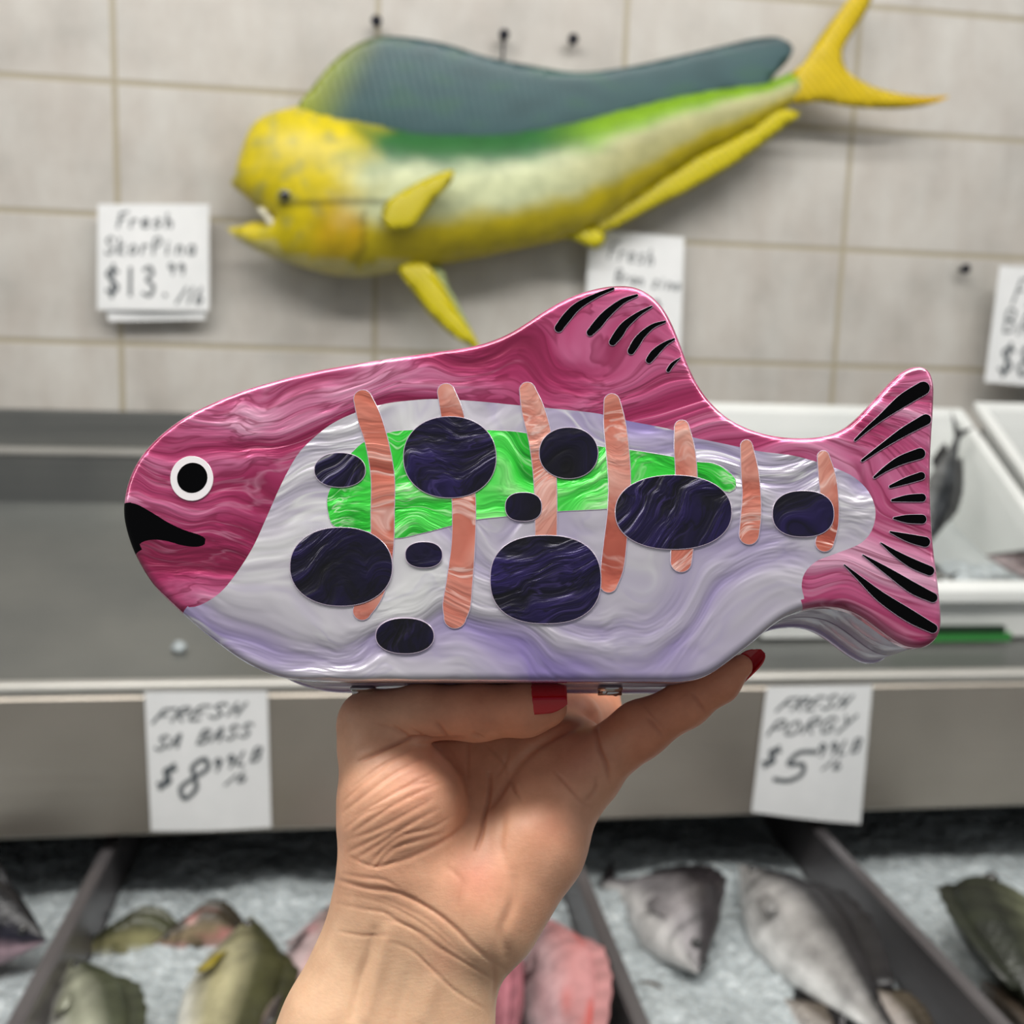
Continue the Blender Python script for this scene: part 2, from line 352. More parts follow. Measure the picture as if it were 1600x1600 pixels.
    for sg in (1, -1):
        b0 = spine(.25) - dv * H(.3) * .15 + lat * sg * H(.28) * thick * 1.02
        ks = np.linspace(-.5, .5, 7)
        base = [b0 + dv * k * H(.3) * .3 for k in ks]; tips = [b0 + ax * L * .13 * (1 - .5 * k * k) + dv * (k * H(.3) * .42 - .1 * H(.3)) + lat * sg * .012 * L / .3 for k in ks]
        n = 7; V = base + tips + [p + lat * sg * .0012 for p in base] + [p + lat * sg * .0012 for p in tips]; F = []
        for i in range(n - 1): F += [(i, i + 1, n + i + 1, n + i), (2 * n + i, 3 * n + i, 3 * n + i + 1, 2 * n + i + 1), (n + i, n + i + 1, 3 * n + i + 1, 3 * n + i)]
        mesh('pectoral_fin', V, F, M['fish_fin'], root, cols=[cpec] * len(V))
        e0 = spine(.095) + dv * H(.11) * .32 + lat * sg * H(.11) * thick * 1.0
        bm = bmesh.new(); bmesh.ops.create_uvsphere(bm, u_segments=16, v_segments=10, radius=depth * L * .055)
        for q in bm.verts: q.co += e0
        bm.verts.index_update(); mesh('eye', [q.co[:] for q in bm.verts], [[q.index for q in f.verts] for f in bm.faces], M['fish_eye'], root); bm.free()
    return root
def P(px, py, dz=0.0): return onZ(px, py, ZI + dz)
OL = ((58, 60, 38), (138, 134, 96), (206, 204, 190)); GR = ((48, 44, 46), (134, 130, 132), (208, 206, 204)); 
fish('fish', 'black-backed fish at the left edge of the ice case, cut by the frame', P(72, 1470, .05), P(-220, 1400, .05), (.3, .5, 1), (10, 10, 16), (34, 33, 46), (178, 150, 160), .40)
fish('fish', 'small olive fish arched in the ice behind the small grey-green fish', P(112, 1490, -.005), P(330, 1540, -.05), (-.1, .3, 1), *OL, .34, bend=.22)
fish('fish', 'brown fish head with pink jaw, farthest back left of the wrist', P(238, 1475, .005), P(420, 1500, -.04), (0, .4, 1), (62, 54, 40), (138, 122, 96), (196, 150, 148), .40, bend=.16, blush=(186, 128, 122))
fish('fish', 'grey-green fish standing head up at the bottom left corner', P(112, 1498, .035), P(185, 1800, .0), (1, .1, .45), (60, 64, 46), (160, 162, 142), (220, 220, 212), .34)
fish('fish', 'large olive fish with a yellow fin, head up, left of the wrist', P(392, 1432, .03), P(285, 1860, .01), (.9, .1, .35), (58, 58, 32), (172, 166, 130), (228, 226, 214), .31, pec=(178, 160, 48))
fish('fish', 'pinkish white fish lying half behind the wrist', P(516, 1412, .03), P(408, 1720, .02), (.9, .2, .4), (150, 124, 112), (206, 182, 182), (232, 220, 222), .26, blush=(206, 138, 140))
fish('fish', 'small dark fish head tucked under the large olive fish', P(440, 1552, .045), P(360, 1690, .01), (.8, .3, .5), (46, 40, 38), (110, 98, 90), (186, 168, 168), .34)
fish('fish', 'mauve pink snapper lying against the right side of the wrist', P(775, 1440, .05), P(790, 1800, .02), (.3, .1, 1), (158, 96, 106), (176, 122, 134), (214, 180, 186), .30)
fish('fish', 'pale red snapper with bright red patches beside the left divider', P(845, 1432, .045), P(925, 1800, .03), (.9, .1, .8), (176, 124, 124), (190, 158, 160), (214, 202, 202), .30, blush=(186, 88, 82))
fish('fish', 'dark grey fish with arched back and mouth pointing right', P(1092, 1520, .015), P(908, 1376, -.012), (.75, .65, .35), *GR, .46, bend=.17)
fish('fish', 'mottled fish scrap half sunk in the ice under the arched grey fish', P(1062, 1570, -.008), P(950, 1545, -.015), (.0, .8, .6), (94, 84, 78), (168, 158, 152), (210, 204, 200), .34)
fish('fish', 'large silver fish with a black back next to the right divider', P(1155, 1350, .03), P(1460, 1700, .03), (.75, .7, .55), (34, 32, 34), (160, 158, 156), (222, 222, 220), .27)
fish('fish', 'dark grey fish peeking out beneath the large silver fish', P(1198, 1497, -.008), P(1370, 1610, -.03), (.3, .9, .5), (60, 54, 56), (122, 114, 116), (186, 180, 180), .36)
fish('fish', 'small tan-backed fish at the bottom edge left of the silver fish', P(1225, 1560, .0), P(1360, 1670, .0), (.3, .9, .5), (82, 74, 66), (150, 144, 138), (206, 200, 196), .30)
fish('fish', 'brown and grey fish lying lowest against the right divider', P(1325, 1530, .03), P(1500, 1690, .02), (.6, .7, .5), (72, 64, 52), (158, 150, 144), (212, 206, 202), .34)
fish('fish', 'big dark green striped fish at the right edge of the ice case', P(1535, 1372, .05), P(1700, 1700, .03), (-.9, .3, .6), (40, 44, 32), (120, 124, 98), (206, 204, 186), .46, ring=True)
fish('fish', 'brown fish lying in front of the green striped fish', P(1530, 1530, .02), P(1690, 1700, .02), (-.6, .5, .7), (74, 64, 54), (140, 128, 116), (196, 186, 178), .32)


# ------------------------------------------------------------------ white tubs on the deck
def tub(label, px0, px1, group=None):
    """open plastic tub standing on the sloping deck, rim tilted toward the shopper"""
    A = onY(px0, 628, 1.655); B = onY(px1, 640, 1.655); F = onY(1400, 917, 1.30)
    x0, x1 = A[0], B[0]; yb, yf = 1.655, 1.295; zb, zf = (A[2] + B[2]) / 2, F[2]
    dk = lambda y: E_ - .398 + (y - 1.245) / (1.66 - 1.245) * .146
    cx = (x0 + x1) / 2
    root = empty('plastic_tub', (cx, yf, dk(yf) + .002)); tag(root, label, 'tub', group)
    def ringpts(i, dz):  # rectangle inset i, lowered along walls by dz
        return [(x0 + i, yf + i), (x1 - i, yf + i), (x1 - i, yb - i), (x0 + i, yb - i)]
    def zrim(y): return zf + (zb - zf) * (y - yf) / (yb - yf)
    V = []; Fc = []
    lv = [(0.012, 'base'), (0.010, 'up'), (-.004, 'lipo'), (-.004, 'lip'), (.014, 'lip'), (.018, 'in'), (.022, 'inb')]
    for i, k in lv:
        for x, y in ringpts(i, 0):
            if k == 'base': z = dk(y) + .004
            elif k == 'up': z = zrim(y) - .020
            elif k == 'lipo': z = zrim(y) - .020
            elif k == 'lip': z = zrim(y)
            elif k == 'in': z = zrim(y) - .03
            else: z = dk(y) + .014
            V.append((x - cx, y - yf, z - dk(yf) - .002))
    for r in range(len(lv) - 1):
        for j in range(4):
            p, q = r * 4 + j, r * 4 + (j + 1) % 4; Fc.append((p, q, q + 4, p + 4))
    Fc.append((3, 2, 1, 0)); 
    t = mesh('tub_wall', V, Fc, M['plastic'], root, False)
    mod = t.modifiers.new('bevel', 'BEVEL'); mod.width = .004; mod.segments = 3
    n = len(lv) * 4 - 4
    mesh('tub_bottom', [V[n], V[n + 1], V[n + 2], V[n + 3]] + [(a, b_, c - .004) for a, b_, c in (V[n], V[n + 1], V[n + 2], V[n + 3])], [(0, 1, 2, 3), (7, 6, 5, 4), (0, 4, 5, 1), (1, 5, 6, 2), (2, 6, 7, 3), (3, 7, 4, 0)], M['tub_floor'], root, False)
    # ice heap in the lower half
    vs = []; fs = []; nx, ny = int((x1 - x0 - .05) / .006), 34
    for j in range(ny + 1):
        for i in range(nx + 1):
            x = x0 + .025 + (x1 - x0 - .05) * i / nx; y = yf + .024 + (.16) * j / ny
            e = min(1, (ny - j) / 10)
            z = dk(y) + .016 + e * (.026 + .012 * noise.noise(Vector((x * 22, y * 22, 5))) + .006 * noise.noise(Vector((x * 70, y * 70, 2))))
            vs.append((x, y, z))
    for j in range(ny):
        for i in range(nx): q = j * (nx + 1) + i; fs.append((q, q + 1, q + nx + 2, q + nx + 1))
    o = mesh('crushed_ice', vs, fs, M['ice']); tag(o, 'crushed ice heaped in the ' + ('white tub behind the bag tail' if px0 < 1400 else 'white tub cut by the right edge'), 'ice', kind='stuff')
    return x0, x1, dk
x0, x1, dk = tub('white plastic tub on the steel deck behind the bag tail', 1075, 1502)
tub('white plastic tub at the right edge, beside the one behind the tail', 1526, 1900)
def T(px, py, Y): return onY(px, py, Y)
fish('fish', 'slim black fish with its tail raised in the white tub behind the tail', T(1440, 862, 1.36), T(1505, 655, 1.585), (1, .3, 0), (24, 26, 30), (52, 56, 60), (104, 106, 106), .16, thick=.6)
fish('fish', 'dark fish lying low in the white tub right of the bag tail', T(1395, 880, 1.34), T(1500, 905, 1.325), (0, .6, .8), (44, 44, 46), (92, 92, 90), (170, 168, 160), .32)
fish('fish', 'brown fish lying on ice in the tub at the right edge', T(1540, 868, 1.37), T(1720, 915, 1.34), (0, .6, .8), (48, 42, 42), (98, 84, 84), (170, 156, 156), .26)
# green and black plastic strip standing on the deck against the tub front
c = onY(1470, 985, 1.285); d_ = onY(1582, 985, 1.285)
kn = empty('scraper', (c[0], 1.2875, onY(1520, 1003, 1.285)[2])); tag(kn, 'green and black plastic scraper stuck against the front of the white tub', 'scraper')
sx = d_[0] - c[0]
mesh('blade', *(lambda mb: (mb.v, mb.f))(MB().box((-.06, -.002, .0), (sx, .003, .013), .001)), M['greenstick'], kn, False)
mesh('grip', *(lambda mb: (mb.v, mb.f))(MB().box((-.06, -.004, .0132), (sx - .01, .004, .023), .002)), M['darkgreen'], kn, False)
# ice chip on the deck
def blob(name, c, r, mt, label, cat, sc=(1, 1, 1), seed=0):
    bm = bmesh.new(); bmesh.ops.create_icosphere(bm, subdivisions=3, radius=r)
    for v in bm.verts:
        k = 1 + .35 * noise.noise(v.co * (1.3 / r) + Vector((seed, 0, 0))); v.co = Vector((v.co.x * sc[0] * k, v.co.y * sc[1] * k, v.co.z * sc[2] * k))
    me = bpy.data.meshes.new(name); bm.to_mesh(me); bm.free(); me.materials.append(mt)
    for p in me.polygons: p.use_smooth = True
    o = bpy.data.objects.new(name, me); COL.objects.link(o); o.location = c; return tag(o, label, cat)
q = onY(280, 1024, 1.30); blob('ice_chip', (q[0], 1.30, dk(1.30) + .006), .0085, M['ice'], 'single small ice chip on the grey deck left of the bag', 'ice', seed=2)

# ------------------------------------------------------------------ mahi mahi mount on the wall
def catmull(pts, step, closed=True):
    P_ = np.array(pts, float); n = len(P_); out = []
    rng = range(n if closed else n - 1)
    for i in rng:
        if closed: p0, p1, p2, p3 = P_[(i - 1) % n], P_[i], P_[(i + 1) % n], P_[(i + 2) % n]
        else: p0, p1, p2, p3 = P_[max(i - 1, 0)], P_[i], P_[i + 1], P_[min(i + 2, n - 1)]
        # centripetal
        def tj(t, a, c): return t + max(np.linalg.norm(c - a), 1e-9) ** .5
        t0 = 0; t1 = tj(t0, p0, p1) if np.linalg.norm(p1 - p0) > 1e-9 else t0 + np.linalg.norm(p2 - p1) ** .5
        t2 = tj(t1, p1, p2); t3 = tj(t2, p2, p3) if np.linalg.norm(p3 - p2) > 1e-9 else t2 + np.linalg.norm(p2 - p1) ** .5
        k = max(1, int(np.linalg.norm(p2 - p1) / step))
        for j in range(k):
            t = t1 + (t2 - t1) * j / k
            A1 = (t1 - t) / (t1 - t0) * p0 + (t - t0) / (t1 - t0) * p1; A2 = (t2 - t) / (t2 - t1) * p1 + (t - t1) / (t2 - t1) * p2
            A3 = (t3 - t) / (t3 - t2) * p2 + (t - t2) / (t3 - t2) * p3
            B1 = (t2 - t) / (t2 - t0) * A1 + (t - t0) / (t2 - t0) * A2; B2 = (t3 - t) / (t3 - t1) * A2 + (t - t1) / (t3 - t1) * A3
            out.append((t2 - t) / (t2 - t1) * B1 + (t - t1) / (t2 - t1) * B2)
    if not closed: out.append(P_[-1])
    return np.array(out)
def inpoly(pts, poly):
    pts = np.atleast_2d(pts); x, y = pts[:, 0], pts[:, 1]; r = np.zeros(len(pts), bool); n = len(poly)
    for i in range(n):
        x1_, y1_ = poly[i - 1]; x2_, y2_ = poly[i]
        c = ((y1_ > y) != (y2_ > y)); 
        with np.errstate(divide='ignore', invalid='ignore'): xx = (x2_ - x1_) * (y - y1_) / (y2_ - y1_) + x1_
        r ^= c & (x < xx)
    return r
def pillow(outline, step, T, expo=.5):
    """inflate a closed 2-D outline: returns 2-D points, triangles, height (0 on the rim, max T)"""
    ol = np.array(outline); mn, mx = ol.min(0), ol.max(0)
    gx = np.arange(mn[0], mx[0], step); gy = np.arange(mn[1], mx[1], step * .866)
    g = np.array([(x + (step / 2 if j % 2 else 0), y) for j, y in enumerate(gy) for x in gx])
    g = g[inpoly(g, ol)]
    d = np.min([np.hypot(*(g - q).T) for q in ol], axis=0); g = g[d > step * .55]
    V = [Vector(p) for p in ol] + [Vector(p) for p in g]; n = len(ol)
    vo, eo, fo, *_ = delaunay_2d_cdt(V, [(i, (i + 1) % n) for i in range(n)], [], 0, 1e-7)
    vo = np.array([v[:] for v in vo]); fo = [f for f in fo if inpoly(vo[list(f)].mean(0), ol)[0]]
    bd = np.min([np.hypot(*(vo - q).T) for q in ol], axis=0) < step * .02
    E2 = np.array(sorted({tuple(sorted((f[i], f[(i + 1) % 3]))) for f in fo for i in range(3)}))
    u = np.zeros(len(vo)); deg = np.bincount(E2.ravel(), minlength=len(vo)).clip(1)
    for _ in range(1500):
        s = np.bincount(E2[:, 0], u[E2[:, 1]], len(vo)) + np.bincount(E2[:, 1], u[E2[:, 0]], len(vo))
        u = s / deg + 1; u[bd] = 0
    h = (u / u.max()) ** expo * T
    return vo, fo, h, bd
mbody = [(360, 286), (369, 270), (373, 247), (382, 220), (395, 194), (419, 178), (445, 170.5), (466, 167), (503, 180), (563, 190), (602, 198), (668, 209), (760, 211), (830, 203), (900, 190), (964, 173), (1050, 152), (1125, 138), (1200, 127), (1237, 113),
         (1254, 108), (1262, 130), (1254, 155), (1237, 162), (1222, 174), (1162, 212), (1087, 249), (1012, 298), (960, 336), (922, 358), (895, 370), (790, 394), (715, 409), (668, 417), (615, 426), (563, 433), (510, 428), (458, 413), (419, 399), (387, 383), (364, 368), (354, 357), (374, 354), (400, 346), (416, 350), (426, 346), (418, 338), (408, 331), (387, 310), (366, 293)]
MY = 1.69                                                    # mid plane of the mount
root = empty('mounted_fish', tuple(onY(800, 300, WY - .01)))
tag(root, 'yellow and green mahi mahi trophy mounted on the tiled wall', 'mounted fish')
def mpt(px, py, off): return onY(px, py, MY) + np.array([0, -off, 0])
topx = np.array([(360, 286), (373, 247), (395, 194), (445, 170), (503, 180), (602, 198), (760, 211), (900, 190), (1050, 152), (1200, 127), (1260, 108)], float)
botx = np.array([(354, 357), (387, 383), (458, 413), (563, 433), (668, 417), (790, 394), (895, 370), (960, 336), (1087, 249), (1222, 174), (1262, 158)], float)
vo, fo, h, bd = pillow(catmull(mbody, 9), 9, .075)
C_ = {k: lin3(v) for k, v in dict(y=(204, 184, 6), y2=(184, 166, 2), g=(38, 96, 44), gy=(118, 158, 18), w=(196, 202, 160), w2=(172, 168, 116), o=(212, 144, 0), b=(150, 150, 96), br=(176, 156, 4)).items()}
def sm(a, b_, x): t = min(1, max(0, (x - a) / (b_ - a))); return t * t * (3 - 2 * t)
cs = []
for (x, y) in vo:
    yt = np.interp(x, topx[:, 0], topx[:, 1]); yb = np.interp(x, botx[:, 0], botx[:, 1]); t = (y - yt) / max(yb - yt, 1)
    nz = noise.noise(Vector((x / 45, y / 30, 0))); t += .05 * nz
    top = C_['g'] * (1 - sm(820, 960, x)) + C_['gy'] * sm(820, 960, x)
    mid = C_['w'] * (1 - sm(800, 1000, x)) + C_['w2'] * sm(800, 1000, x)
    low = C_['y2']
    a, b2 = .22, .42
    col = top * (1 - sm(a, b2, t)) + mid * sm(a, b2, t)
    col = col * (1 - sm(.6, .78, t)) + low * sm(.6, .78, t)
    hd = 1 - sm(500, 600, x + 60 * (t - .5) - 40 * nz)                # head
    hc = C_['y'] * (1 - .5 * sm(.05, .45, noise.noise(Vector((x / 22, y / 22, 9))))) + C_['b'] * (.5 * sm(.05, .45, noise.noise(Vector((x / 22, y / 22, 9)))))
    og = math.exp(-((x - 545) / 40) ** 2 - ((y - 375) / 45) ** 2); hc = hc * (1 - og) + C_['o'] * og
    col = col * (1 - hd) + hc * hd
    if 440 < x < 620 and abs(y - 327) < 2.5: col = col * .45
    gl = abs(math.hypot(x - 500, (y - 365) * .8) - 70); 
    if gl < 4 and x > 520 and y > 335: col = col * .6
    if t > .93 and x < 640: col = col * .5 + lin3((206, 202, 160)) * .5
    cs.append(col)
front = [mpt(x, y, hh) for (x, y), hh in zip(vo, h)]; backv = [mpt(x, y, -min(hh, .052)) for (x, y), hh in zip(vo, h)]
n = len(vo)
# orientation: px y grows downward
def orient(f):
    a, b_, c = vo[f[0]], vo[f[1]], vo[f[2]]; s = (b_[0] - a[0]) * (c[1] - a[1]) - (b_[1] - a[1]) * (c[0] - a[0]); return tuple(f) if s < 0 else tuple(f)[::-1]
F_ = [orient(f) for f in fo]; F_ = F_ + [tuple(i + n for i in f)[::-1] for f in F_]
m, nt, b = newmat('painted_mount'); a_ = nt.nodes.new('ShaderNodeAttribute'); a_.attribute_name = 'tint'
n_ = noise_n(nt, objco(nt), 28, 5, .65)[0]
nt.links.new(mixc(nt, 1.0, a_.outputs['Color'], ramp(nt, n_, [(.35, (.8, .82, .8, 1)), (.65, (1.1, 1.1, 1.1, 1))]), 'MULTIPLY'), b.inputs['Base Color'])
b.inputs['Roughness'].default_value = .42; bump(nt, b, n_, .15, .003); M['mount'] = m
def wmesh(name, V, F, mt, parent, **k):
    iv = parent.matrix_world if False else None
    off = np.array(parent.location); return mesh(name, [np.array(v) - off for v in V], F, mt, parent, **k)
bodyo = wmesh('body', front + backv, F_, M['mount'], root, cols=cs + cs)
bm = bmesh.new(); bm.from_mesh(bodyo.data); bmesh.ops.remove_doubles(bm, verts=bm.verts, dist=1e-5); bmesh.ops.recalc_face_normals(bm, faces=bm.faces); bm.to_mesh(bodyo.data); bm.free()
def finplate(name, outline, off, th, colf, mt, step=9, tilt=None, parent=root, label=None):
    vo, fo, h, bd = pillow(catmull(outline, step), step, th, .35)
    offf = (lambda x, y: off) if tilt is None else tilt
    V = [mpt(x, y, offf(x, y) + hh) for (x, y), hh in zip(vo, h)] + [mpt(x, y, offf(x, y) - hh) for (x, y), hh in zip(vo, h)]
    n = len(vo); F = []
    for f in fo:
        a, b_, c = vo[f[0]], vo[f[1]], vo[f[2]]; s = (b_[0] - a[0]) * (c[1] - a[1]) - (b_[1] - a[1]) * (c[0] - a[0])
        f = tuple(f) if s < 0 else tuple(f)[::-1]; F += [f, tuple(i + n for i in f)[::-1]]
    cc = [colf(x, y) for x, y in vo]
    o = wmesh(name, V, F, mt, parent, cols=cc + cc)
    bm = bmesh.new(); bm.from_mesh(o.data); bmesh.ops.remove_doubles(bm, verts=bm.verts, dist=1e-5); bm.to_mesh(o.data); bm.free()
    if label: o['label'] = label
    return o
def finmat(name, ribs, ang=0.0):
    m, nt, b = newmat(name); a_ = nt.nodes.new('ShaderNodeAttribute'); a_.attribute_name = 'tint'
    mp = nt.nodes.new('ShaderNodeMapping'); mp.inputs['Rotation'].default_value = (0, ang, 0); nt.links.new(objco(nt), mp.inputs[0])
    wv = nt.nodes.new('ShaderNodeTexWave'); wv.wave_type = 'BANDS'; wv.bands_direction = 'X'; wv.inputs['Scale'].default_value = ribs; wv.inputs['Distortion'].default_value = .6; nt.links.new(mp.outputs[0], wv.inputs['Vector'])
    nt.links.new(mixc(nt, 1.0, a_.outputs['Color'], ramp(nt, wv.outputs[1], [(0, (.8, .8, .8, 1)), (1, (1.12, 1.12, 1.12, 1))]), 'MULTIPLY'), b.inputs['Base Color'])
    b.inputs['Roughness'].default_value = .35; bump(nt, b, wv.outputs[1], .5, .003); return m
M['dors'] = finmat('dorsal_fin_ribs', 26, .25); M['yfin'] = finmat('yellow_fin_ribs', 30, .8)
def dc(x, y):
    k = 1 - sm(470, 590, x + (y - 120) * .5); nz = noise.noise(Vector((x / 60, y / 25, 4)))
    base = lin3((66, 94, 98)) * (1 + .25 * nz); ye = lin3((150, 160, 30)); e = sm(.1, .5, nz) * .35
    gb = lin3((60, 98, 66)); base = base * (1 - e) + gb * e
    base = base * (.55 + .45 * sm(0, 9, y - np.interp(x, [464, 527, 595, 700, 827, 977, 1127, 1217, 1240], [174, 92, 58, 71, 103, 106, 73, 60, 76])))
    return base * (1 - k) + ye * k
finplate('dorsal_fin', [(464, 174), (490, 135), (527, 92), (562, 68), (595, 58), (640, 60), (700, 71), (760, 90), (827, 103), (902, 114), (977, 106), (1052, 90), (1127, 73), (1180, 61), (1217, 60), (1238, 75), (1229, 97), (1206, 122), (1200, 136), (1125, 148), (1050, 162), (964, 184), (900, 202), (830, 214), (760, 224), (668, 222), (602, 210), (540, 198), (500, 190)], .004, .005, dc, M['dors'], label='blue-grey sail fin with fine ribs')
yc = lambda x, y: lin3((204, 176, 2)) * (1 + .1 * noise.noise(Vector((x / 20, y / 20, 0)))) * (1 - .25 * sm(1380, 1470, x)) + lin3((214, 120, 0)) * .25 * sm(1380, 1470, x)
finplate('tail_fin', [(1238, 112), (1252, 101), (1275, 64), (1312, 15), (1340, -22), (1366, -50), (1372, -40), (1360, 0), (1350, 22), (1327, 56), (1314, 82), (1320, 109), (1350, 131), (1395, 146), (1444, 152), (1480, 152), (1455, 163), (1406, 171), (1331, 169), (1275, 161), (1237, 163), (1228, 140)], .006, .008, yc, M['yfin'])
finplate('anal_fin', [(1215, 172), (1247, 180), (1230, 195), (1162, 247), (1087, 292), (1012, 330), (960, 357), (922, 372), (905, 366), (930, 346), (1012, 292), (1087, 244), (1162, 206)], .008, .004, lambda x, y: lin3((196, 182, 6)), M['yfin'])
finplate('pectoral_fin', [(600, 330), (629, 310), (668, 291), (702, 283), (699, 299), (676, 323), (655, 349), (629, 372), (604, 366), (596, 348)], 0, .003, lambda x, y: lin3((192, 178, 4)), M['yfin'], tilt=lambda x, y: .079 + (x - 600) * .0002)
finplate('pelvic_fin', [(621, 420), (640, 452), (668, 491), (707, 527), (728, 539), (748, 552), (741, 530), (715, 490), (688, 443), (662, 414)], 0, .004, lambda x, y: lin3((200, 186, 8)), M['yfin'], tilt=lambda x, y: .03)
finplate('pelvic_fin', [(655, 416), (680, 452), (704, 490), (733, 528), (745, 545), (738, 520), (718, 480), (700, 446), (688, 416)], 0, .003, lambda x, y: lin3((176, 190, 130)), M['yfin'], tilt=lambda x, y: .004, label='pale green rear pelvic fin')
finplate('anal_lobe', [(882, 370), (922, 356), (945, 372), (930, 390), (905, 380)], .01, .004, lambda x, y: lin3((206, 194, 10)), M['yfin'])
def sph(c, r, sc=(1, 1, 1), u=20, v=12):
    bm = bmesh.new(); bmesh.ops.create_uvsphere(bm, u_segments=u, v_segments=v, radius=r)
    V = [(c[0] + q.co.x * sc[0], c[1] + q.co.y * sc[1], c[2] + q.co.z * sc[2]) for q in bm.verts]; bm.verts.index_update(); F = [[q.index for q in f.verts] for f in bm.faces]; bm.free(); return V, F
i0 = int(np.argmin(np.hypot(*(vo - np.array((450, 314))).T))); e_ = mpt(450, 314, h[i0] - .002)
eo = wmesh('eye', *sph(e_, .0125, (1, .5, .9)), plain('mount_eye_ring', (150, 146, 70), .2), root)
V, F = sph(e_ + np.array([0, -.005, 0]), .008, (1, .45, 1)); off = np.array(root.location)
pu = mesh('pupil', [np.array(v) - off for v in V], F, M['fish_eye'], eo)
jw = [(404, 328), (412, 326), (428, 342), (434, 356), (428, 362), (418, 352)]
i0 = int(np.argmin(np.hypot(*(vo - np.array((435, 345))).T)))
finplate('jaw_bone', jw, h[i0] * .55, .012, lambda x, y: lin3((226, 220, 200)), M['mount'], step=4)
# hanging wire and wall screws
def rodmesh(p, q, r, n=10):
    p, q = Vector(p), Vector(q); a = (q - p).normalized(); s = a.orthogonal().normalized(); t = a.cross(s)
    V = [pp + (s * math.cos(2 * PI * i / n) + t * math.sin(2 * PI * i / n)) * r for pp in (p, q) for i in range(n)]
    return V, [(i, (i + 1) % n, n + (i + 1) % n, n + i) for i in range(n)] + [tuple(range(n))[::-1], tuple(range(n, 2 * n))]
def screw(px, py, label, wire=None):
    c = onY(px, py, WY - .006); rt = empty('wall_screw', tuple(c)); tag(rt, label, 'screw')
    V, F = rodmesh((0, .0065, 0), (0, -.012, 0), .0035); mesh('shank', V, F, M['iron'], rt)
    V, F = rodmesh((0, -.012, 0), (0, -.016, 0), .0085, 16); mesh('screw_head', V, F, M['iron'], rt)
    if wire:
        q = onY(wire[0], wire[1], WY - .015) - c; V, F = rodmesh((0, -.008, 0), tuple(q), .0022); mesh('hanging_wire', V, F, M['iron'], rt)
screw(588, 37, 'dark screw above the front of the sail fin')
screw(786, 58, 'dark screw with a short hanging wire above the middle of the sail fin', (785, 98))
screw(893, 65, 'lone dark screw in the wall right of the hanging wire')
screw(1502, 421, 'small screw in the grout line above the right edge sign')

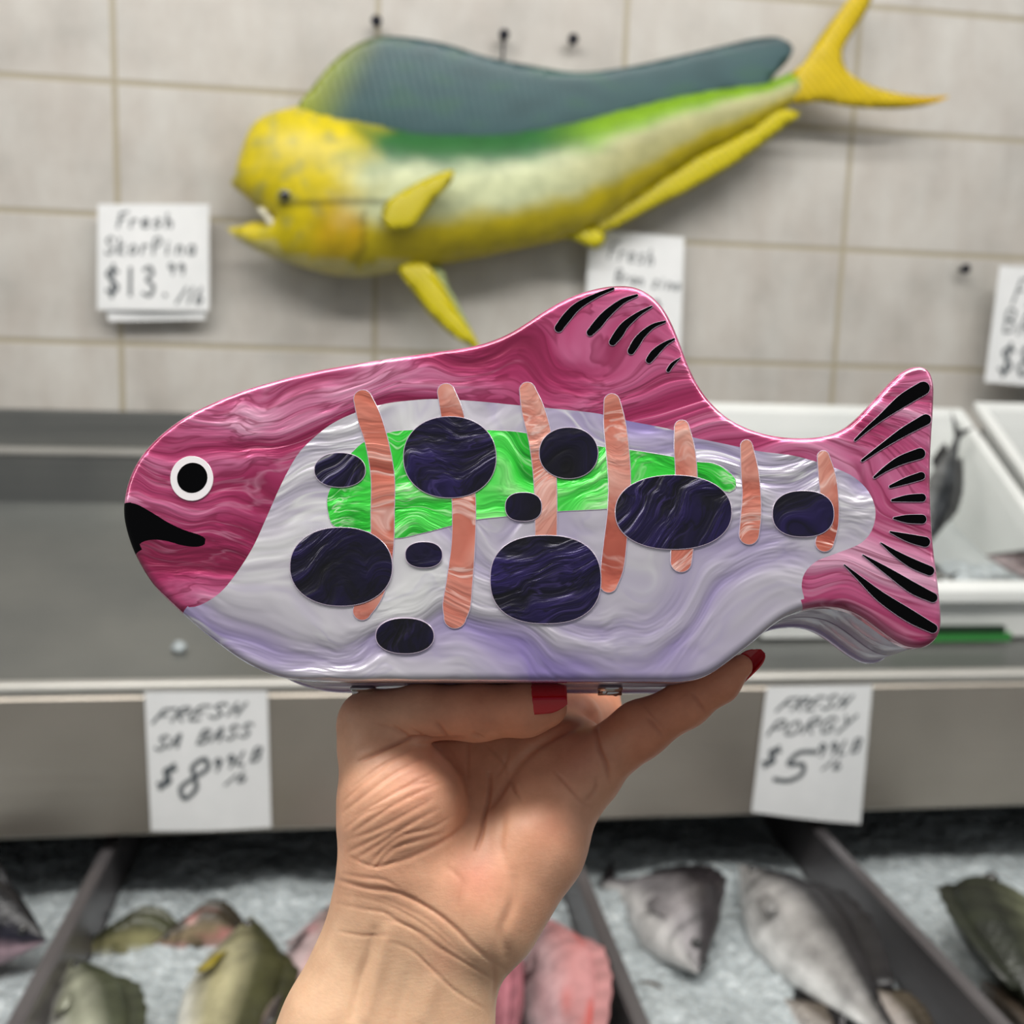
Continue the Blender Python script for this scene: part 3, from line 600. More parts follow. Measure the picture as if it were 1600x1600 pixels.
# ------------------------------------------------------------------ handwritten price signs
G = {  # stroke letters in a 1 x 1.4 box, y up
 'F': [[(.1, 0), (.25, 1.35)], [(.25, 1.35), (1, 1.45)], [(.2, .75), (.7, .8)]], 'r': [[(.2, 0), (.25, .75)], [(.25, .5), (.5, .75), (.8, .7)]],
 'e': [[(.15, .4), (.8, .5), (.6, .8), (.25, .7), (.15, .3), (.45, 0), (.85, .15)]], 's': [[(.8, .7), (.4, .8), (.25, .55), (.7, .35), (.6, .05), (.15, .05)]],
 'h': [[(.2, 0), (.25, 1.3)], [(.22, .4), (.5, .7), (.75, .5), (.75, 0)]], 'S': [[(.85, 1.2), (.5, 1.4), (.15, 1.1), (.5, .75), (.85, .4), (.5, 0), (.1, .2)]],
 'k': [[(.2, 0), (.2, 1.3)], [(.75, .8), (.22, .4), (.8, 0)]], 'o': [[(.5, .75), (.2, .5), (.3, .05), (.7, .1), (.8, .5), (.5, .75)]],
 'P': [[(.2, 0), (.25, 1.3), (.7, 1.35), (.85, 1.0), (.6, .7), (.25, .65)]], 'i': [[(.4, 0), (.4, .7)], [(.4, .95), (.42, 1.02)]], 'n': [[(.15, 0), (.2, .7)], [(.2, .45), (.5, .72), (.75, .5), (.78, 0)]],
 'a': [[(.75, .7), (.35, .72), (.15, .35), (.4, 0), (.7, .2), (.75, .7), (.8, 0)]], '$': [[(.85, 1.1), (.5, 1.25), (.15, 1.0), (.5, .7), (.85, .4), (.5, .1), (.1, .25)], [(.55, 1.45), (.45, -.1)]],
 '1': [[(.5, 0), (.5, 1.3)]], '3': [[(.2, 1.2), (.6, 1.35), (.8, 1.05), (.4, .75), (.85, .45), (.6, 0), (.15, .1)]], '.': [[(.4, 0), (.45, .06)]],
 '9': [[(.75, 1.0), (.4, 1.3), (.2, .95), (.45, .7), (.75, 1.0), (.7, 0)]], '/': [[(.1, 0), (.8, 1.3)]], 'l': [[(.4, 0), (.45, 1.3)]], 'b': [[(.25, 1.3), (.2, 0), (.6, 0), (.75, .4), (.25, .6)]],
 'B': [[(.2, 0), (.2, 1.35), (.7, 1.3), (.7, .85), (.2, .75), (.8, .6), (.75, .1), (.2, 0)]], 'z': [[(.2, .7), (.75, .7), (.2, 0), (.8, 0)]],
 'R': [[(.15, 0), (.25, 1.3), (.75, 1.3), (.75, .85), (.25, .7), (.85, 0)]], 'E': [[(.9, 1.3), (.25, 1.3), (.15, 0), (.8, 0)], [(.2, .65), (.7, .7)]], 'H': [[(.2, 0), (.25, 1.3)], [(.8, 0), (.85, 1.3)], [(.2, .65), (.85, .65)]],
 'A': [[(.1, 0), (.55, 1.35), (.85, 0)], [(.25, .5), (.75, .5)]], '8': [[(.5, .75), (.85, 1.1), (.55, 1.4), (.2, 1.1), (.5, .75), (.8, .35), (.5, 0), (.15, .35), (.5, .75)]],
 'L': [[(.25, 1.3), (.15, 0), (.75, 0)]], 'O': [[(.5, 1.2), (.1, .8), (.2, .1), (.7, .05), (.9, .7), (.5, 1.2)]], 'G': [[(.85, 1.1), (.4, 1.3), (.1, .6), (.4, 0), (.85, .2), (.85, .6), (.5, .6)]],
 'Y': [[(.15, 1.3), (.5, .75)], [(.95, 1.35), (.3, -.2)]], '5': [[(.9, 1.35), (.3, 1.25), (.2, .75), (.7, .75), (.85, .4), (.55, 0), (.05, 0)]], ' ': [],
}
def sign(label, corners, lines, Y, mount, backing=None, thick=.0008):
    """corners: px of top-left, top-right, bottom-right, bottom-left on the plane Y; lines: (text, u, v, height, advance, rise, slant)"""
    tl, tr, brr, bl = [onY(*c, Y) for c in corners]
    o0 = (tl + tr) / 2; root = empty('price_sign', tuple(o0)); tag(root, label, 'sign', 'handwritten paper price signs')
    def q(u, v, off=0):
        p = tl * (1 - u) * (1 - v) + tr * u * (1 - v) + brr * u * v + bl * (1 - u) * v
        p = p - o0; p[1] -= off + .004 * math.sin(PI * u) * v; return p
    N = 14; V = []; F = []
    for s in (1, 0):
        for j in range(N + 1):
            for i in range(N + 1): V.append(q(i / N, j / N, thick * s))
    K = (N + 1) ** 2
    for j in range(N):
        for i in range(N):
            a = j * (N + 1) + i; f = (a, a + N + 1, a + N + 2, a + 1); F += [f, tuple(x + K for x in f)[::-1]]
    for i in range(N): F += [(i, i + 1, K + i + 1, K + i), (N * (N + 1) + i + 1, N * (N + 1) + i, K + N * (N + 1) + i, K + N * (N + 1) + i + 1)]
    for j in range(N): a = j * (N + 1); F += [(a + N + 1, a, K + a, K + a + N + 1), (a + N, a + 2 * N + 1, K + a + 2 * N + 1, K + a + N)]
    mesh('paper', V, F, M['paper'], root, False)
    W_ = np.linalg.norm(tr - tl); H_ = np.linalg.norm(bl - tl)
    for text, u0, v0, hh, adv, rise, slant, wd in lines:
        V = []; F = []; u = u0
        for ci, ch in enumerate(text):
            for st in G[ch]:
                pts = [(u + (x * adv * .82) + slant * (y / 1.4) * hh * H_ / W_, v0 - rise * (u - u0) - y / 1.4 * hh) for x, y in st]
                if len(pts) > 2: pts = [tuple(p) for p in catmull(pts, .015, False)]
                for (ua, va), (ub, vb) in zip(pts[:-1], pts[1:]):
                    a, b2 = q(ua, va, thick + .0003), q(ub, vb, thick + .0003); d = b2 - a; L = np.linalg.norm(d)
                    if L < 1e-6: continue
                    d /= L; s = np.cross(d, [0, 1, 0]) * wd / 2; a = a - d * wd * .3; b2 = b2 + d * wd * .3
                    k = len(V); up_ = np.array([0, -.0003, 0]); V += [a + s, b2 + s, b2 - s, a - s, a + s + up_, b2 + s + up_, b2 - s + up_, a - s + up_]
                    F += [(k, k + 1, k + 2, k + 3), (k + 7, k + 6, k + 5, k + 4)]
            u += adv
        mesh('handwriting', V, F, M['ink'], root, False)
    if mount > 0:
        V, F = MB().box((-.02, .0005, -.05), (.02, mount, -.02), .002).v, None
        mb = MB().box((-.02, .0005, -.05), (.02, mount, -.02), .002); mesh('holder', mb.v, mb.f, M['plastic'], root, False)
    if backing:
        a, b2, c, d = [onY(*c_, Y) + np.array([0, .003, 0]) - o0 for c_ in backing]; t = np.array([0, .001, 0])
        mesh('second_sheet', [a, b2, c, d, a + t, b2 + t, c + t, d + t], [(0, 3, 2, 1), (4, 5, 6, 7), (0, 1, 5, 4), (1, 2, 6, 5), (2, 3, 7, 6), (3, 0, 4, 7)], M['paper'], root, False)
    return root
sign('white paper sign reading Fresh Skorpina $13.99 left of the mounted fish', [(153, 319), (327, 319), (327, 486), (152, 484)],
     [('Fresh', .17, .22, .14, .105, .0, .1, .0034), ('SkorPina', .06, .47, .16, .105, .0, .1, .0034), ('$13.', .07, .86, .28, .16, .0, .0, .0052), ('99', .62, .66, .11, .09, 0, .1, .0034), ('/lb', .70, .93, .16, .085, 0, .3, .0036)],
     WY - .028, .027, backing=[(160, 470), (322, 470), (320, 499), (170, 502)])
sign('white paper sign reading Fresh Branzino behind the bag fin', [(921, 357), (1069, 371), (1063, 556), (912, 540)],
     [('Fresh', .2, .24, .14, .1, -.05, .2, .003), ('Bran zino', .28, .43, .11, .078, -.03, .2, .003), ('$8.99', .12, .74, .2, .13, 0, .2, .005)], WY - .028, .027)
sign('white paper sign cut by the right edge of the picture', [(1562, 415), (1712, 424), (1692, 610), (1538, 597)],
     [('Fresh', .16, .32, .22, .14, -.1, .2, .004), ('BASS', .1, .56, .2, .15, -.1, .1, .004), ('$8.99', .1, .92, .26, .18, 0, .1, .006)], WY - .05, .049)
sign('paper sign reading FRESH SA BASS $8.99 taped to the apron, left of the hand', [(226, 1081), (418, 1080), (424, 1292), (236, 1298)],
     [('FRESH', .04, .22, .10, .15, .08, .7, .003), ('SA BASS', .05, .41, .10, .115, .12, .5, .003), ('$', .05, .68, .16, .14, .1, .5, .005), ('8', .19, .76, .28, .24, .1, .5, .0055), ('99LB', .5, .57, .10, .11, .2, .4, .003), ('/b', .62, .67, .08, .1, .2, .5, .0026)], 1.2135, 0)
sign('paper sign reading FRESH PORGY $5.99 taped to the apron, right of the hand', [(1198, 1073), (1363, 1070), (1344, 1287), (1174, 1268)],
     [('FRESH', .1, .19, .10, .135, .05, .8, .003), ('PORGY', .03, .38, .12, .16, .08, .6, .0032), ('$', .02, .62, .15, .14, .05, .5, .005), ('5', .15, .72, .24, .32, .0, .5, .006), ('99LB', .5, .52, .10, .11, .12, .4, .003), ('/b', .58, .62, .08, .1, .1, .5, .0026)], 1.2135, 0)

# ================================================================== THE FISH-SHAPED CLUTCH BAG
d = RT * (47 / 1600) - UP * (406 / 1600) + FW; d /= np.linalg.norm(d)
u_ = RT - d * (RT @ d); u_ /= np.linalg.norm(u_); v_ = np.cross(u_, d)
CB = at(815, 1064, .2865)                                     # bottom middle of the front face
bag = empty('fish_clutch_bag', mat=Matrix(((u_[0], d[0], v_[0], CB[0]), (u_[1], d[1], v_[1], CB[1]), (u_[2], d[2], v_[2], CB[2]), (0, 0, 0, 1))))
tag(bag, 'glossy acrylic clutch bag shaped like a pink and pearl fish with black spots', 'bag')
def loc(px, py):
    r = ray(px, py); s = ((CB - EYE) @ d) / (r @ d); p = EYE + r * s - CB; return np.array([p @ u_, p @ v_])
def locs(pts): return np.array([loc(*p) for p in pts])
MMX = .000190                                                  # metres per photo pixel on the bag
OUT = [(190, 786), (192, 770), (199, 745), (211, 720), (227, 698), (249, 676), (274, 656.5), (305, 638), (336, 623.5), (383, 605), (430, 591), (492, 576), (555, 564.5), (617, 555), (680, 546), (739, 537), (770, 528), (795, 517), (820, 502), (851, 481.5), (889, 461), (926, 448.5), (957, 443), (989, 444), (1014, 455), (1036, 476), (1051, 502), (1064, 534), (1077, 568), (1093, 600), (1113, 627), (1140, 651), (1170, 666.5), (1203, 676.5), (1239, 681), (1274, 680.5), (1302, 675), (1324, 664), (1346, 645), (1371, 618), (1395, 592), (1415, 575), (1437, 568.5), (1454, 575), (1461.5, 594), (1461.5, 636), (1459, 677), (1457, 719), (1457, 760), (1459, 815), (1462, 856), (1467.5, 897), (1472, 939), (1474, 965), (1471, 989), (1460, 1004), (1442, 1012), (1424, 1010.5), (1403, 1001), (1375, 981), (1350, 963), (1325, 951), (1300, 947), (1269, 949), (1244, 956), (1222, 967), (1203, 981), (1178, 1002.5), (1156, 1020), (1134, 1037), (1112, 1052), (1092, 1060.5), (1065, 1064.5), (1020, 1065), (900, 1065), (740, 1064.5), (600, 1064), (510, 1064.5), (470, 1063), (435, 1057), (397, 1043), (366, 1025), (322, 992), (283, 959), (260, 937.5), (239, 916), (217.5, 884), (203, 854), (194, 826), (190, 806)]
ol = catmull(locs(OUT), .0011)
if sum(ol[i - 1][0] * ol[i][1] - ol[i][0] * ol[i - 1][1] for i in range(len(ol))) < 0: ol = ol[::-1]      # counter-clockwise
for _ in range(2): ol = ol * .5 + (np.roll(ol, 1, 0) + np.roll(ol, -1, 0)) * .25
def inset(poly, r):
    t = np.roll(poly, -1, 0) - np.roll(poly, 1, 0); t /= np.linalg.norm(t, axis=1)[:, None]
    nn = np.stack([-t[:, 1], t[:, 0]], 1); q = poly + nn * r
    return q
R = .0024; TH = .0052
rings = [(0, TH)] + [(R * (1 - math.cos(a)), R * (1 - math.sin(a))) for a in np.linspace(0, PI / 2, 8)] + [(R + .0004, 0)]
RP = [inset(ol, a) for a, _ in rings]; RT_ = [t for _, t in rings]; N = len(ol)
wb = [(293, 949), (305, 948), (320, 942), (335, 933), (350, 920), (374, 889), (395.6, 854), (414, 814), (436, 764), (452, 732), (467.5, 707), (492.5, 682), (520.6, 661), (555, 645), (602, 631), (650, 625), (682, 623.5), (745, 627), (807, 633), (901, 642), (939, 647), (979, 657), (1048, 671), (1082, 683), (1120, 691), (1153, 698), (1186, 705), (1240, 712), (1274, 721), (1307, 732), (1335, 746), (1357, 768), (1368, 798), (1362, 829), (1346, 848), (1307, 864.5), (1274, 878), (1257, 896), (1252.5, 916), (1256, 932)]
wbl = catmull(locs(wb), .0012, False)
ext0 = wbl[0] + np.array([-.0066, -.0075]); ext1 = wbl[-1] + np.array([.0008, -.010])
wbl = np.vstack([ext0, wbl, ext1])
whitepoly = np.vstack([wbl, [[wbl[-1][0], -.05], [wbl[0][0], -.05]]])
mth = [(170, 781), (190, 785), (211, 787), (236, 800), (264, 817), (289, 828.5), (312, 836), (321, 842), (320, 850), (311, 854), (289, 853), (258, 845), (236, 843.5), (221, 848), (213, 857), (211, 867), (196, 880), (170, 850)]
mpoly = catmull(locs(mth), .0009)
V2 = [Vector(p) for p in RP[-1]]; E2 = [(i, (i + 1) % N) for i in range(N)]
k0 = len(V2); V2 += [Vector(p) for p in wbl]; E2 += [(k0 + i, k0 + i + 1) for i in range(len(wbl) - 1)]
k0 = len(V2); V2 += [Vector(p) for p in mpoly]; E2 += [(k0 + i, k0 + (i + 1) % len(mpoly)) for i in range(len(mpoly))]
gx = [Vector((x, y)) for x in np.arange(-.13, .14, .008) for y in np.arange(.003, .13, .008)]
V2 += gx
cv, ce, cf, cvo, *_ = delaunay_2d_cdt(V2, E2, [], 0, 1e-7)
cv = np.array([v[:] for v in cv]); cen = np.array([cv[list(f)].mean(0) for f in cf]); ins = inpoly(cen, RP[-1])
def region(c):
    return np.where(inpoly(c, mpoly), 2, np.where(inpoly(c, whitepoly), 1, 0))
reg = region(cen)
faces_by = {0: [], 1: [], 2: []}; allv = []; base_off = len(rings) * N
for rp, t in zip(RP, RT_): allv += [(p[0], t, p[1]) for p in rp]
allv += [(p[0], 0.0, p[1]) for p in cv]; allv = np.array(allv)
for f, rg, ok in zip(cf, reg, ins):
    if not ok: continue
    a, b_, c = cv[f[0]], cv[f[1]], cv[f[2]]; s = (b_[0] - a[0]) * (c[1] - a[1]) - (b_[1] - a[1]) * (c[0] - a[0])
    if abs(s) < 1e-13: continue
    f = tuple(f) if s > 0 else tuple(f)[::-1]; faces_by[int(rg)].append(tuple(i + base_off for i in f))
midp = (RP[3] + np.roll(RP[3], -1, 0)) / 2; rreg = region(midp)
for i in range(N):
    j = (i + 1) % N
    for r in range(len(rings) - 1):
        faces_by[int(rreg[i])].append((r * N + i, r * N + j, (r + 1) * N + j, (r + 1) * N + i))
for rg, nm, mt in ((0, 'pink_panel', M['pink']), (1, 'pearl_panel', M['white']), (2, 'mouth', M['black'])):
    fs = faces_by[rg]; used = sorted({i for f in fs for i in f}); mpx = {g: k for k, g in enumerate(used)}
    vs = allv[used].copy()
    o = mesh(nm, vs, [tuple(mpx[i] for i in f) for f in fs], mt, bag)
    bm = bmesh.new(); bm.from_mesh(o.data); bmesh.ops.remove_doubles(bm, verts=bm.verts, dist=2e-6); bm.to_mesh(o.data); bm.free()
def prism(name, poly, t0, t1, mt, parent, bev=.0):
    n = len(poly); pr = [(0, t0), (0, t1)] if not bev else [(bev, t0), (bev * .3, t0 + bev * .3), (0, t0 + bev), (0, t1 - bev), (bev * .3, t1 - bev * .3), (bev, t1)]
    V = []; F = []
    for a, t in pr: V += [(p[0], t, p[1]) for p in inset(poly, a)]
    for r in range(len(pr) - 1): F += [(r * n + i, (r + 1) * n + i, (r + 1) * n + (i + 1) % n, r * n + (i + 1) % n) for i in range(n)]
    F += [tuple(range(n)), tuple(range((len(pr) - 1) * n, len(pr) * n))[::-1]]
    o = mesh(name, V, F, mt, parent)
    md = o.modifiers.new('es', 'EDGE_SPLIT'); md.split_angle = math.radians(50); return o
DEP = .047
prism('side_wall', inset(ol, .0007), TH, .0262, M['side'], bag, .0006)
prism('side_wall', inset(ol, .0007), .0266, DEP - .005, M['side'], bag, .0006)
prism('back_panel', ol, DEP - .005, DEP, M['lilac'], bag, .0015)
# inlays: thin polished plates with a thin pale outline round each
def inlay(name, poly, t, mt, line=.0002, hgt=.00012, parent=bag, lm=None):
    p = np.array(poly)
    if sum(p[i - 1][0] * p[i][1] - p[i][0] * p[i - 1][1] for i in range(len(p))) < 0: p = p[::-1]
    n = len(p); p1 = inset(p, line * .35); p2 = inset(p, line)
    V = [(q[0], .0003, q[1]) for q in p] + [(q[0], -t + hgt * .4, q[1]) for q in p] + [(q[0], -t, q[1]) for q in p1] + [(q[0], -t, q[1]) for q in p2]
    V += [(q[0], -t - .00001, q[1]) for q in p2]
    F = []; mi = []
    for r in range(3): F += [(r * n + i, r * n + (i + 1) % n, (r + 1) * n + (i + 1) % n, (r + 1) * n + i) for i in range(n)]; mi += [0] * n
    F.append(tuple(range(4 * n, 5 * n))); mi.append(1)
    return mesh(name, V, F, [lm or M['inlay_line'], mt], parent, False, mi)
green = [(549, 707), (570, 689), (608, 675), (639, 671.5), (700, 670), (764, 671.5), (807, 674), (832, 678), (880, 687), (932, 696), (989, 703), (1051, 713), (1089, 721), (1115, 723.5), (1137, 735), (1150, 750), (1149, 765), (1140, 770), (1118, 765), (1060, 775), (1000, 790), (948, 796), (873, 800), (789, 808), (745, 813), (707, 822), (660, 834), (617, 842), (577, 832), (540, 826), (520, 822), (512, 801), (511, 776), (519, 755), (527, 732)]
inlay('green_patch', catmull(locs(green), .0012), .00012, M['green'])
def chain(pts, step=6):
    """rounded tapering stroke: (x, y, radius) in photo pixels -> outline"""
    A = np.array(pts, float); s = catmull(A, step, False); c = s[:, :2]; r = s[:, 2]
    t = np.gradient(c, axis=0); t /= np.linalg.norm(t, axis=1)[:, None]; nn = np.stack([-t[:, 1], t[:, 0]], 1)
    Lf = c + nn * r[:, None]; Rt = c - nn * r[:, None]
    def cap(cc, tt, n0, rr): return [cc + rr * (math.cos(a) * n0 + math.sin(a) * tt) for a in np.linspace(0, PI, 12)[1:-1]]
    out = list(Lf) + cap(c[-1], t[-1], nn[-1], r[-1]) + list(Rt[::-1]) + cap(c[0], -t[0], -nn[0], r[0])
    return out
stripes = [[(567, 624, 15), (576, 650, 18.5), (589, 692, 18.5), (598, 745, 19), (598, 800, 19), (597, 850, 19), (588, 900, 21), (575, 935, 20), (566, 955, 15)],
           [(697, 613, 14), (706, 645, 18), (713, 690, 19), (722, 750, 19), (725, 790, 19), (724, 850, 19), (718, 910, 21), (713, 950, 22), (711, 965, 18)],
           [(824, 610, 13), (832, 638, 18), (844, 685, 19), (851, 740, 18.5), (853, 790, 18), (853, 845, 17.5)],
           [(956, 628, 13), (960, 660, 17.5), (965, 705, 18.5), (968, 755, 18), (966, 800, 17.5), (961, 850, 18.5), (956, 890, 18), (951, 913, 14)],
           [(1065, 668, 12), (1069, 700, 16.5), (1072, 735, 17.5), (1071, 800, 18), (1066, 855, 18), (1064, 878, 17)],
           [(1166, 697, 10), (1171, 735, 14), (1174, 775, 15), (1173, 808, 16.5), (1170, 836, 16)],
           [(1286, 714, 10), (1292, 745, 14), (1296, 785, 14.5), (1295, 820, 15), (1288, 848, 15)]]
for k, s in enumerate(stripes): inlay('stripe', locs(chain(s)), .00024 + .00001 * k, M['salmon'])
spots = [(531.5, 735, 40.5, 27.5, 2.15), (703, 715, 73, 64, 2.15), (888.5, 708.5, 46.5, 40.5, 2.1), (818, 792.5, 29, 23, 2.4), (1052, 801, 91.5, 58.5, 2.2), (1254.5, 803.5, 48.5, 36.5, 2.35),
         (533.5, 886, 80.5, 62, 2.15), (662.5, 867.5, 29.5, 20.8, 2.3), (852.5, 906, 87, 69.5, 2.4), (633, 994, 46, 28.3, 2.2)]
for k, (cx, cy, rx, ry, pw) in enumerate(spots):
    pts = []
    for a in np.linspace(0, 2 * PI, 73)[:-1]:
        c_, s_ = math.cos(a), math.sin(a)
        pts.append((cx + rx * math.copysign(abs(c_) ** (2 / pw), c_), cy + ry * math.copysign(abs(s_) ** (2 / pw), s_)))
    inlay('spot', locs(pts), .00040 + .00001 * k, M['navy'])
marks = [[(873, 513, 7), (885, 497, 7.5), (901, 480, 6.5), (932, 462, 4), (958, 451.5, 2.5)], [(922, 520, 6), (933, 508, 7.5), (946, 493, 7), (973, 471, 4.5), (995, 462, 2.5)],
         [(957, 535, 6), (966, 523, 7.5), (976, 509, 6.5), (998, 491, 4), (1018, 479.5, 2)], [(986, 549, 6), (994, 536, 7), (1002, 525, 6), (1020, 510, 4), (1039, 503, 2.2)],
         [(1014, 563, 5.5), (1021, 554, 6.5), (1030, 545, 5.5), (1042, 536, 3.5), (1053, 530.5, 2.2)], [(1044, 579, 3.5), (1050, 570, 3.4), (1063, 559.5, 1.2)],
         [(1442, 607, 11), (1412, 625, 10.5), (1376, 653, 5.5), (1352, 673, 3.6), (1336, 688, 2.4)], [(1446, 656, 9), (1412, 675, 7.5), (1376, 699, 4.5), (1347, 720, 2.6)],
         [(1437, 709, 9), (1406, 720, 7.5), (1382, 734, 4.6), (1366, 746, 2.4)], [(1439, 744, 6.8), (1417, 751, 6), (1391, 760.5, 3)], [(1440, 778, 7), (1417, 779, 6), (1394, 782, 2.6)],
         [(1440, 811.5, 7.8), (1417, 811, 7), (1397, 810, 2.4)], [(1445, 847, 8.5), (1420, 841, 7), (1391, 831.5, 2)], [(1452, 892, 8), (1426, 881, 8), (1398, 864.5, 5), (1376, 848.5, 1.5)],
         [(1457, 934, 8), (1428, 920, 9.5), (1390, 895, 6.5), (1348, 867.5, 1.5)], [(1457, 982, 8), (1422, 963, 10.5), (1375, 932, 8.5), (1344, 905, 4.5), (1319, 883, 1.5)]]
for k, s in enumerate(marks): inlay('fin_mark', locs(chain(s, 4)), .00022 + .00001 * (k % 3), M['black'], line=.00012)
def ell(cx, cy, rx, ry, n=60, rot=0): return [(cx + rx * math.cos(a) * math.cos(rot) - ry * math.sin(a) * math.sin(rot), cy + rx * math.cos(a) * math.sin(rot) + ry * math.sin(a) * math.cos(rot)) for a in np.linspace(0, 2 * PI, n + 1)[:-1]]
eye = inlay('eye', locs(ell(300, 748, 33.5, 35)), .0003, M['eye_white'], lm=M['eye_white'])
inlay('pupil', locs(ell(301, 747, 24, 23, rot=-.7)), .00042, M['black'], parent=eye, lm=M['black'])
# two small hinges under the bottom edge
for px in (545, 962):
    x = loc(px, 1064)[0]; hb = MB().box((x - .0036, .0215, -.0012), (x + .0036, .031, .0006), .0004)
    for s in (-1, 1):
        V, F = sph((x + .0019 * s, .0235 + .0055 * (s > 0), -.0012), .0011, u=12, v=8); hb.add(V, F)
    V, F = rodmesh((x - .0036, .0264, -.0013), (x + .0036, .0264, -.0013), .0009); hb.add(V, F)
    hb.build('hinge', M['chrome'], bag, True)

# ================================================================== THE HAND
def cp(px, py, z, r): return np.array([(px - 800) / 1600 * z, -(py - 800) / 1600 * z, z, r / 1600 * z], dtype=np.float32)
palm = [[(578, 1128, .312, 48), (592, 1165, .311, 62), (625, 1255, .3065, 96), (618, 1345, .304, 90)],            # thenar
        [(900, 1222, .317, 52), (838, 1318, .3095, 76), (768, 1425, .3035, 82)],                                     # hypothenar
        [(690, 1395, .306, 84), (640, 1440, .304, 84)], [(735, 1195, .3345, 66), (720, 1330, .320, 82)], [(675, 1158, .331, 44), (770, 1160, .336, 46), (860, 1152, .338, 44), (905, 1172, .330, 44)],
        [(820, 1190, .331, 62), (790, 1330, .318, 70)], [(880, 1180, .325, 52), (925, 1196, .318, 46)],
        [(592, 1442, .304, 76), (532, 1600, .299, 89), (480, 1730, .294, 100)], [(716, 1472, .304, 74), (690, 1560, .301, 80), (684, 1620, .299, 84), (655, 1730, .294, 96)], [(650, 1450, .303, 72), (606, 1600, .2985, 92), (560, 1730, .294, 100)]]
fingers = [[(578, 1128, .312, 48), (660, 1113, .3065, 42.5), (745, 1113, .3035, 43), (822, 1109, .301, 40), (854, 1104, .3005, 33)],
           [(925, 1196, .316, 48), (1000, 1140, .312, 43), (1072, 1100, .308, 34.5), (1125, 1067, .305, 29), (1158, 1041, .304, 19)],
           [(735, 1190, .332, 52), (760, 1126, .345, 44), (790, 1122, .380, 40), (800, 1050, .392, 33), (802, 1000, .390, 28)],
           [(800, 1185, .330, 52), (835, 1126, .347, 44), (862, 1122, .382, 40), (868, 1040, .394, 33), (868, 980, .392, 28)],
           [(862, 1180, .328, 50), (893, 1127, .345, 42.5), (930, 1118, .376, 40), (936, 1040, .388, 32), (936, 985, .386, 27)]]
H_ = .0010
allp = [cp(*q) for ch in palm + fingers for q in ch]
lo = np.min([a[:3] - a[3] for a in allp], 0) - .004; hi = np.max([a[:3] + a[3] for a in allp], 0) + .004
lo[1] = max(lo[1], cp(0, 1700, .294, 0)[1])
nx, ny, nz = [int(math.ceil((hi[i] - lo[i]) / H_)) for i in range(3)]
ax_ = [(lo[i] + H_ * np.arange(n_)).astype(np.float32) for i, n_ in enumerate((nx, ny, nz))]
Xg, Yg, Zg = np.meshgrid(*ax_, indexing='ij')
def cone(a, b_):
    ba = b_[:3] - a[:3]; L2 = float(ba @ ba); t = ((Xg - a[0]) * ba[0] + (Yg - a[1]) * ba[1] + (Zg - a[2]) * ba[2]) / L2; np.clip(t, 0, 1, out=t)
    dd = (Xg - a[0] - t * ba[0]) ** 2; dd += (Yg - a[1] - t * ba[1]) ** 2; dd += (Zg - a[2] - t * ba[2]) ** 2; np.sqrt(dd, out=dd); dd -= a[3] + t * (b_[3] - a[3]); return dd
def smin(a, b_, k): hh = np.maximum(k - np.abs(a - b_), 0) / k; return np.minimum(a, b_) - hh * hh * k * .25
D = None
for ch in palm:
    q = [cp(*p) for p in ch]; c_ = None
    for a, b_ in zip(q[:-1], q[1:]): s = cone(a, b_); c_ = s if c_ is None else smin(c_, s, .004)
    D = c_ if D is None else smin(D, c_, .010)
for i, ch in enumerate(fingers):
    q = [cp(*p) for p in ch]; c_ = None
    for a, b_ in zip(q[:-1], q[1:]): s = cone(a, b_); c_ = s if c_ is None else smin(c_, s, .003)
    D = smin(D, c_, .0025)
D[:, 0, :] = np.maximum(D[:, 0, :], .001)                      # clip the forearm well below the frame
def surface_nets(D, lo, h):
    S = D < 0; n = D.shape
    c = np.zeros((n[0] - 1, n[1] - 1, n[2] - 1), np.int8)
    sl = lambda i, j, k: (slice(i, n[0] - 1 + i), slice(j, n[1] - 1 + j), slice(k, n[2] - 1 + k))
    for i in (0, 1):
        for j in (0, 1):
            for k in (0, 1): c += S[sl(i, j, k)]
    act = (c > 0) & (c < 8); idx = np.full(act.shape, -1, np.int64); A = np.argwhere(act); idx[act] = np.arange(len(A))
    acc = np.zeros((len(A), 3)); cnt = np.zeros(len(A))
    cor = [(i, j, k) for i in (0, 1) for j in (0, 1) for k in (0, 1)]
    for a in cor:
        for axx in range(3):
            if a[axx]: continue
            b_ = list(a); b_[axx] = 1
            da = D[tuple((A + a).T)]; db = D[tuple((A + b_).T)]; mk = (da < 0) != (db < 0)
            t = np.where(mk, da / np.where(da - db == 0, 1, da - db), 0); p = np.array(a, float)[None].repeat(len(A), 0); p[:, axx] += t
            acc[mk] += p[mk]; cnt[mk] += 1
    V = (A + acc / cnt[:, None]) * h + lo; F = []
    for axx in range(3):
        b1, b2 = (axx + 1) % 3, (axx + 2) % 3
        s0 = [slice(1, m - 1) for m in n]; s1 = list(s0); s0[axx] = slice(0, n[axx] - 1); s1[axx] = slice(1, n[axx])
        a0, a1 = S[tuple(s0)], S[tuple(s1)]; E = np.argwhere(a0 != a1); fl = a0[tuple(E.T)]
        o = np.array([1, 1, 1]); o[axx] = 0; E = E + o
        e1 = np.zeros(3, int); e1[b1] = 1; e2 = np.zeros(3, int); e2[b2] = 1
        q = [idx[tuple((E - x).T)] for x in (e1 + e2, e2, 0 * e1, e1)]; q = np.stack(q, 1)
        q[~fl] = q[~fl][:, ::-1]; F.append(q)
    return V, np.vstack(F)
Vh, Fh = surface_nets(D, lo, H_); print('hand', len(Vh))
del Xg, Yg, Zg, D
Fh = Fh[(Fh >= 0).all(1)]
